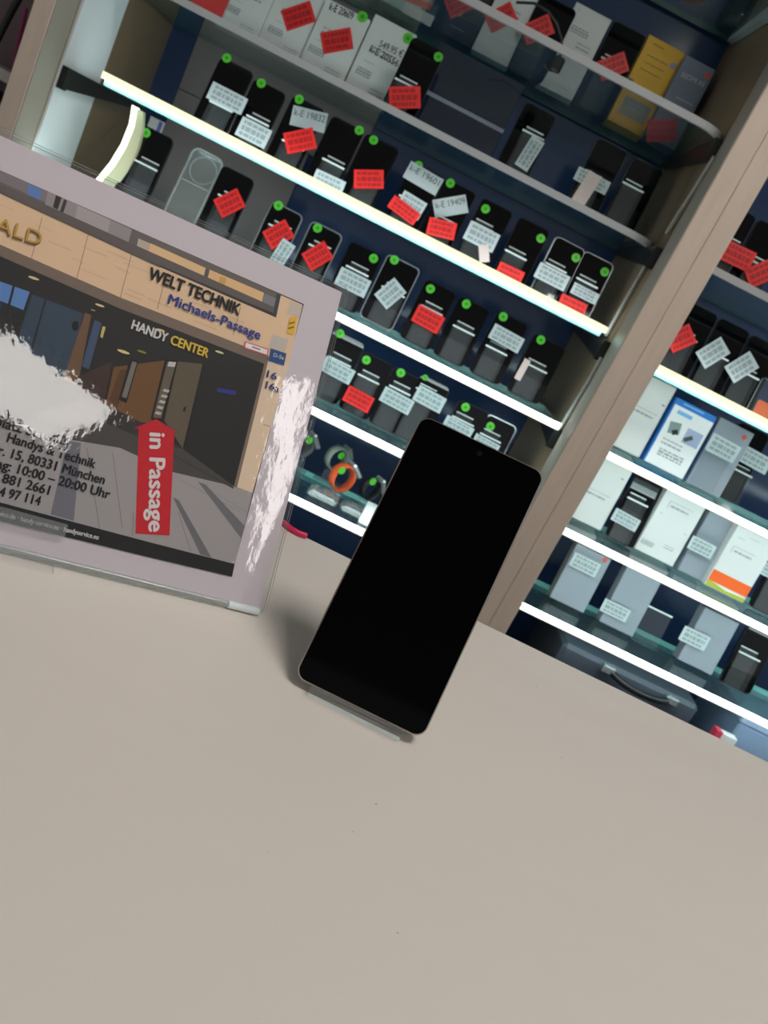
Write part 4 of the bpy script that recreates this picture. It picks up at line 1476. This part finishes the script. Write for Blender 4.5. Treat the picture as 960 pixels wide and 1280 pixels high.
t, M, w, h = carton('R3', (745, 561), (794, 584), 1.60, 6, 0.05, 'white carton beside the post under the blue-framed one', M_CARTON, group=g2, wfix=0.11)
cprint(t, 'print', lambda mb: strokes(mb, local(M, (778, 599), 0), 0.008, 0.010, 0, 0.0006, M_INK, 1, 2))
cprint(t, 'price_panel', lambda mb: priced(mb, local(M, (748, 615), 0), 0.05, 22))
t, M, w, h = carton('R3', (836, 608), (884, 632), 1.595, 6, 0.05, 'white carton with a price panel, next to the grey-edged phone', M_CARTON, group=g2)
smallprints(t, w, h, [(-0.36, 0.62, 0.1, 0.05, 1), (0.38, 0.5, 0.1, 0.05, 1), (-0.3, 0.15, 0.4, 0.09, 3), (0.2, 0.22, 0.3, 0.06, 2)], 85)
cprint(t, 'price_panel', lambda mb: priced(mb, local(M, (852, 633), 0), 0.046, 23))
t, M, w, h = carton('R3', (888, 637), (925, 657), 1.60, 8, 0.03, 'grey carton beside the orange-banded carton', M_GREYBOX, group=g2)
smallprints(t, w, h, [(0, 0.82, 0.6, 0.04, 1)], 86)
cprint(t, 'sticker', lambda mb: mb.disc(local(M, (916, 658), 0), 0.0045, 0.0005, 0.0008, M_REDDOT), 'small red dot')
price_tag(M, local(M, (877, 684), 0.012), 0.050, 0.026, 0, 0.012, 'white', 'pale price card on the grey carton beside the orange-banded one', 'price cards in the carton cabinet', 6)
t, M, w, h = carton('R3', (923, 656), (972, 680), 1.580, 6, 0.05, 'white carton with an orange and lime foot band', M_CARTON, group=g2)


def fn(mb):
    mb.poly([(-w / 2 + 0.001, 0.012), (w / 2 - 0.001, 0.012), (w / 2 - 0.001, 0.034), (-w / 2 + 0.001, 0.034)], 0.0005, M_ORANGE)
    mb.poly([(-w / 2 + 0.001, 0.001), (w / 2 - 0.001, 0.001), (w / 2 - 0.001, 0.009), (0, 0.006), (-w / 2 + 0.001, 0.013)], 0.0006, M_LIME)


cprint(t, 'foot_band', fn, 'orange and lime band')
cprint(t, 'price_panel', lambda mb: priced(mb, local(M, (931, 689), 0), 0.046, 24))
smallprints(t, w, h, [(-0.28, 0.84, 0.2, 0.05, 1), (0.0, 0.9, 0.3, 0.04, 1)], 87)
t, M, w, h = carton('R4', (722, 678), (764, 700), 1.60, 10, 0.03, 'grey carton with a white card on the lowest lit shelf by the post', M_GREYBOX, group=g2)
smallprints(t, w, h, [(0, 0.86, 0.6, 0.04, 1)], 88)
cprint(t, 'sticker', lambda mb: mb.disc(local(M, (756, 700), 0), 0.0045, 0.0005, 0.0008, M_REDDOT), 'small red dot')
price_tag(M, local(M, (731, 706), 0.004), 0.056, 0.028, 0, 0.004, 'white', 'white price card on the grey carton nearest the post', 'price cards in the carton cabinet', 7)
t, M, w, h = carton('R4', (785, 707), (826, 729), 1.60, 10, 0.03, 'grey carton beside the empty clear stand', M_GREYBOX, group=g2)
smallprints(t, w, h, [(0, 0.80, 0.6, 0.04, 1), (0, 0.62, 0.5, 0.03, 1)], 89)
price_tag(M, local(M, (769, 763), 0.004), 0.056, 0.026, 0, 0.004, 'white', 'white price card low on the carton beside the empty stand', 'price cards in the carton cabinet', 8)
t, M, w, h = carton('R4', (882, 758), (924, 780), 1.60, 10, 0.03, 'grey carton between the empty stand and the black phone', M_GREYBOX, group=g2)
smallprints(t, w, h, [(0, 0.86, 0.6, 0.04, 1), (0, 0.55, 0.5, 0.03, 1)], 90)
price_tag(M, local(M, (868, 798), 0.004), 0.056, 0.030, 0, 0.004, 'white', 'pale price card on the carton beside the black phone', 'price cards in the carton cabinet', 9)
# empty stand
P0, exx, eyy, ezz = plane('R4', 1.60, math.radians(14))
A, B = hit((812, 757), P0, ezz), hit((838, 770), P0, ezz)
M = frame(Vector(((A.x + B.x) / 2, 1.60, SHZ['R4'] + 0.0016)), exx, eyy)
h = ((A + B) / 2 - P0).dot(eyy)
st = thing('acrylic_stand', 'empty clear acrylic stand between grey cartons on the lowest lit shelf', 'stand', M, 'clear stands in the carton cabinet')
MB().box((-0.026, 0.004, 0.0), (0.026, h - 0.003, 0.0025), M_ACRYL).build('front_plate', st)
MB().cbox((-0.027, h - 0.003, -0.0004), (0.027, h, 0.0029), M_ACRYLEDGE, 0.0006).build('polished_edge', st)
MB().box((-0.026, 0.0, -0.04), (0.026, 0.0025, 0.004), M_ACRYL).build('ledge', st)
# orange figure of a card on the top lit shelf of the carton cabinet
P0, exx, eyy, ezz = plane('R1', 1.60, math.radians(12))
A = hit((955, 500), P0, ezz)
M = frame(Vector((A.x, 1.585, SHZ['R1'] + 0.0016)), exx, eyy)
t = thing('orange_card', 'orange card tucked behind a clear stand next to the tilted white tags', 'card', M)
MB().slab(rrect(0.030, 0.034, 0.004), 0.0, 0.001, mat('orange_card', (236, 110, 50), 0.5)).build('card', t)
MB().slab(rrect(0.056, 0.07, 0.004), 0.003, 0.0055, M_ACRYL, M_ACRYLEDGE).build('sleeve', t)


# ---- smartwatches on the lowest lit shelf
def watch(px, yd, rad, band, case_ang, label, dot, face=(30, 34, 40), turn=0.65):
    c = atY(px, yd)
    M = Matrix.Translation(c) @ Matrix.Rotation(turn, 4, 'Z') @ Matrix.Rotation(PI / 2, 4, 'X')
    t = thing('smartwatch', label, 'watch', M, 'smartwatches on the lowest lit shelf')
    n = 40
    mb = MB()
    V, fc = [], []
    hw = 0.010
    for k in range(n):
        an = 2 * PI * k / n
        rx, ry = rad * 0.96, rad * 1.08
        for r_, z in ((1.0, -hw), (1.0, hw), (0.88, hw), (0.88, -hw)):
            V.append((rx * r_ * math.cos(an), ry * r_ * math.sin(an), z))
    for k in range(n):
        k2 = (k + 1) % n
        for j in range(4):
            fc.append((4 * k + j, 4 * k2 + j, 4 * k2 + (j + 1) % 4, 4 * k + (j + 1) % 4))
    mb.add(V, fc, band, True)
    mb.build('band', t)
    ca, sa = math.cos(case_ang), math.sin(case_ang)
    cc = Vector((rad * 1.0 * ca, rad * 1.05 * sa, 0))
    R = Matrix.Translation(cc) @ Matrix.Rotation(case_ang, 4, 'Z')
    mb = MB()
    mb.cbox((-0.002, -0.017, -0.014), (0.008, 0.017, 0.014), M_FRAMESILVER, 0.003)
    o = mb.build('case', t)
    o.matrix_local = R
    mb = MB()
    mb.cbox((0.0081, -0.015, -0.012), (0.0092, 0.015, 0.012), mat('watch_glass', face, 0.06), 0.0005)
    o = mb.build('watch_face', t)
    o.matrix_local = R
    l = M.inverted() @ atY(dot, yd - 0.014)
    mb = MB().disc((l.x, l.y), 0.0075, 0.0141, 0.0146, M_GREEN)
    o = mb.build('sticker', t)
    o['label'] = 'round green sticker'
    # clear holder
    zs = SHZ['S6'] + 0.0012
    s = thing('watch_stand', 'clear acrylic holder under the ' + label.split(' standing')[0], 'stand', Matrix.Translation((c.x, yd, zs)), 'watch holders on the lowest lit shelf')
    MB().cbox((-0.026, -0.022, 0.0), (0.026, 0.030, 0.004), M_ACRYL, 0.001).build('base', s)
    top = c.z - rad * 0.75 - zs
    MB().box((-0.012, -0.009, 0.0042), (0.012, 0.009, max(0.008, top - 0.01)), M_ACRYL).build('neck', s)
    MB().lathe([(rad * 0.70, -0.012), (rad * 0.72, -0.012), (rad * 0.72, 0.012), (rad * 0.70, 0.012)], (0, 0, 0), M_ACRYL, 20).build('roll', s).matrix_local = Matrix.Translation((0, 0, c.z - zs)) @ Matrix.Rotation(PI / 2, 4, 'X')
    return t


watch((428, 597), 1.60, 0.0250, mat('orange_rubber', (240, 96, 44), 0.45), math.radians(50), 'orange smartwatch standing on a clear holder', (424, 585))
watch((421, 573), 1.68, 0.0230, mat('sage_rubber', (150, 158, 146), 0.5), math.radians(35), 'sage grey smartwatch standing behind the orange one', (427, 570))
watch((463, 611), 1.62, 0.0200, mat('black_rubber', (34, 36, 38), 0.5), math.radians(30), 'black smartwatch standing beside the counter phone', (464, 600))
watch((380, 556), 1.66, 0.0200, mat('grey_rubber', (90, 96, 100), 0.5), math.radians(40), 'dark grey smartwatch standing at the edge of the sign', (387, 551))
# clear lumps of packaging in front of them
for px, lab in (((405, 618), 'clear blister tray under the orange smartwatch'), ((445, 637), 'clear blister tray beside the white box corner')):
    q = atZ(px, SHZ['S6'] + 0.0012)
    M = Matrix.Translation((q.x, 1.565, SHZ['S6'] + 0.0012))
    t = thing('blister_tray', lab, 'tray', M, None)
    MB().slab(rrect(0.062, 0.036, 0.008, y0=-0.018), 0.0, 0.014, M_CLEARCASE, chamfer=0.003).build('tray', t)
    MB().slab(rrect(0.048, 0.024, 0.006, y0=-0.012), 0.0142, 0.019, M_CLEARCASE, chamfer=0.002).build('lid', t)
q = atY((460, 643), 1.535)
tag(MB().cbox((q.x - 0.010, 1.535, SHZ['S6'] + 0.001), (q.x + 0.03, 1.555, SHZ['S6'] + 0.040), M_WHITE, 0.001).build('small_box'), 'small white box at the shelf edge beside the counter phone', 'box')

# ---- below the lowest lit shelf
zdk = 0.40
A, B = atY((709, 800), 1.56), atY((873, 890), 1.56)
MC = Matrix.Translation(((A.x + B.x) / 2, 1.56, zdk + 0.001))
w, h = B.x - A.x, (A.z + B.z) / 2 - zdk
t = thing('carry_case', 'dark grey carry case with a black handle under the carton cabinet shelves', 'case', MC)
M_CASE = mat('case_grey', (74, 80, 92), 0.45)
mb = MB()
mb.cbox((-w / 2, 0, 0), (w / 2, 0.24, h), M_CASE, 0.008)
mb.build('shell', t)
H0, H1 = atY((763, 843), 1.53), atY((842, 882), 1.53)
inv = MC.inverted()
a_, b_ = inv @ H0, inv @ H1
mb = MB()
pts = []
for i in range(11):
    u = i / 10
    p = a_.lerp(b_, u)
    pts.append((p.x, -0.026 + 0.02 * (2 * u - 1) ** 4, p.z - 0.010 * (1 - (2 * u - 1) ** 2)))
mb.tube(pts, 0.0065, M_BACKDARK, 10)
mb.build('handle', t)
for p in (a_, b_):
    MB().cbox((p.x - 0.013, -0.018, p.z - 0.008), (p.x + 0.013, -0.0002, p.z + 0.009), M_FRAMESILVER, 0.003).build('handle_mount', t)
q = atY((943, 905), 1.58)
t = thing('storage_box', 'pale blue storage box beside the dark carry case', 'box', Matrix.Translation((q.x + 0.06, 1.58, zdk + 0.001)))
hh = atY((930, 893), 1.58).z - zdk
MB().cbox((-0.085, 0, 0), (0.12, 0.2, hh - 0.02), mat('pale_blue_plastic', (140, 160, 190), 0.4), 0.004).build('box_body', t)
MB().cbox((-0.088, -0.003, hh - 0.0195), (0.123, 0.203, hh), mat('pale_blue_lid', (158, 176, 204), 0.4), 0.003).build('lid', t)
q = atY((905, 922), 1.535)
mb = MB()
t = thing('card_box', 'small white box with a pink end standing beside the carry case', 'box', Matrix.Translation((q.x, 1.535, zdk + 0.001)))
hh = q.z - zdk + 0.006
MB().cbox((-0.018, 0, 0), (0.026, 0.02, hh), M_WHITE, 0.001).build('box_body', t)
MB().box((-0.0186, -0.0006, hh - 0.018), (-0.006, 0.0206, hh + 0.0006), mat('pink_print', (226, 70, 96), 0.5)).build('end_band', t)

# ------------------------------------------------------------------ world, camera, colour management
wd = bpy.data.worlds.new('room_light')
scene.world = wd
wd.use_nodes = True
bg = wd.node_tree.nodes['Background']
bg.inputs['Color'].default_value = (0.92, 0.96, 1.0, 1)
bg.inputs['Strength'].default_value = 0.32

cam = bpy.data.cameras.new('camera')
co = bpy.data.objects.new('camera', cam)
COL.objects.link(co)
cam.sensor_fit = 'VERTICAL'
cam.sensor_height = 36.0
cam.sensor_width = 27.0
cam.lens = F / 1280 * 36.0
cam.clip_start = 0.01
co.matrix_world = Matrix(((CR.x, CU.x, -CW.x, CAM.x), (CR.y, CU.y, -CW.y, CAM.y), (CR.z, CU.z, -CW.z, CAM.z), (0, 0, 0, 1)))
cam.dof.use_dof = True
cam.dof.focus_distance = 0.48
cam.dof.aperture_fstop = 21.0
scene.camera = co

vs = scene.view_settings
vs.view_transform = 'Standard'
vs.look = 'None'
vs.gamma = 1.0
vs.use_curve_mapping = False
vs.exposure = 0.0
scene.cycles.use_denoising = True
scene.cycles.max_bounces = 8
scene.cycles.transparent_max_bounces = 40
scene.cycles.sample_clamp_indirect = 6.0
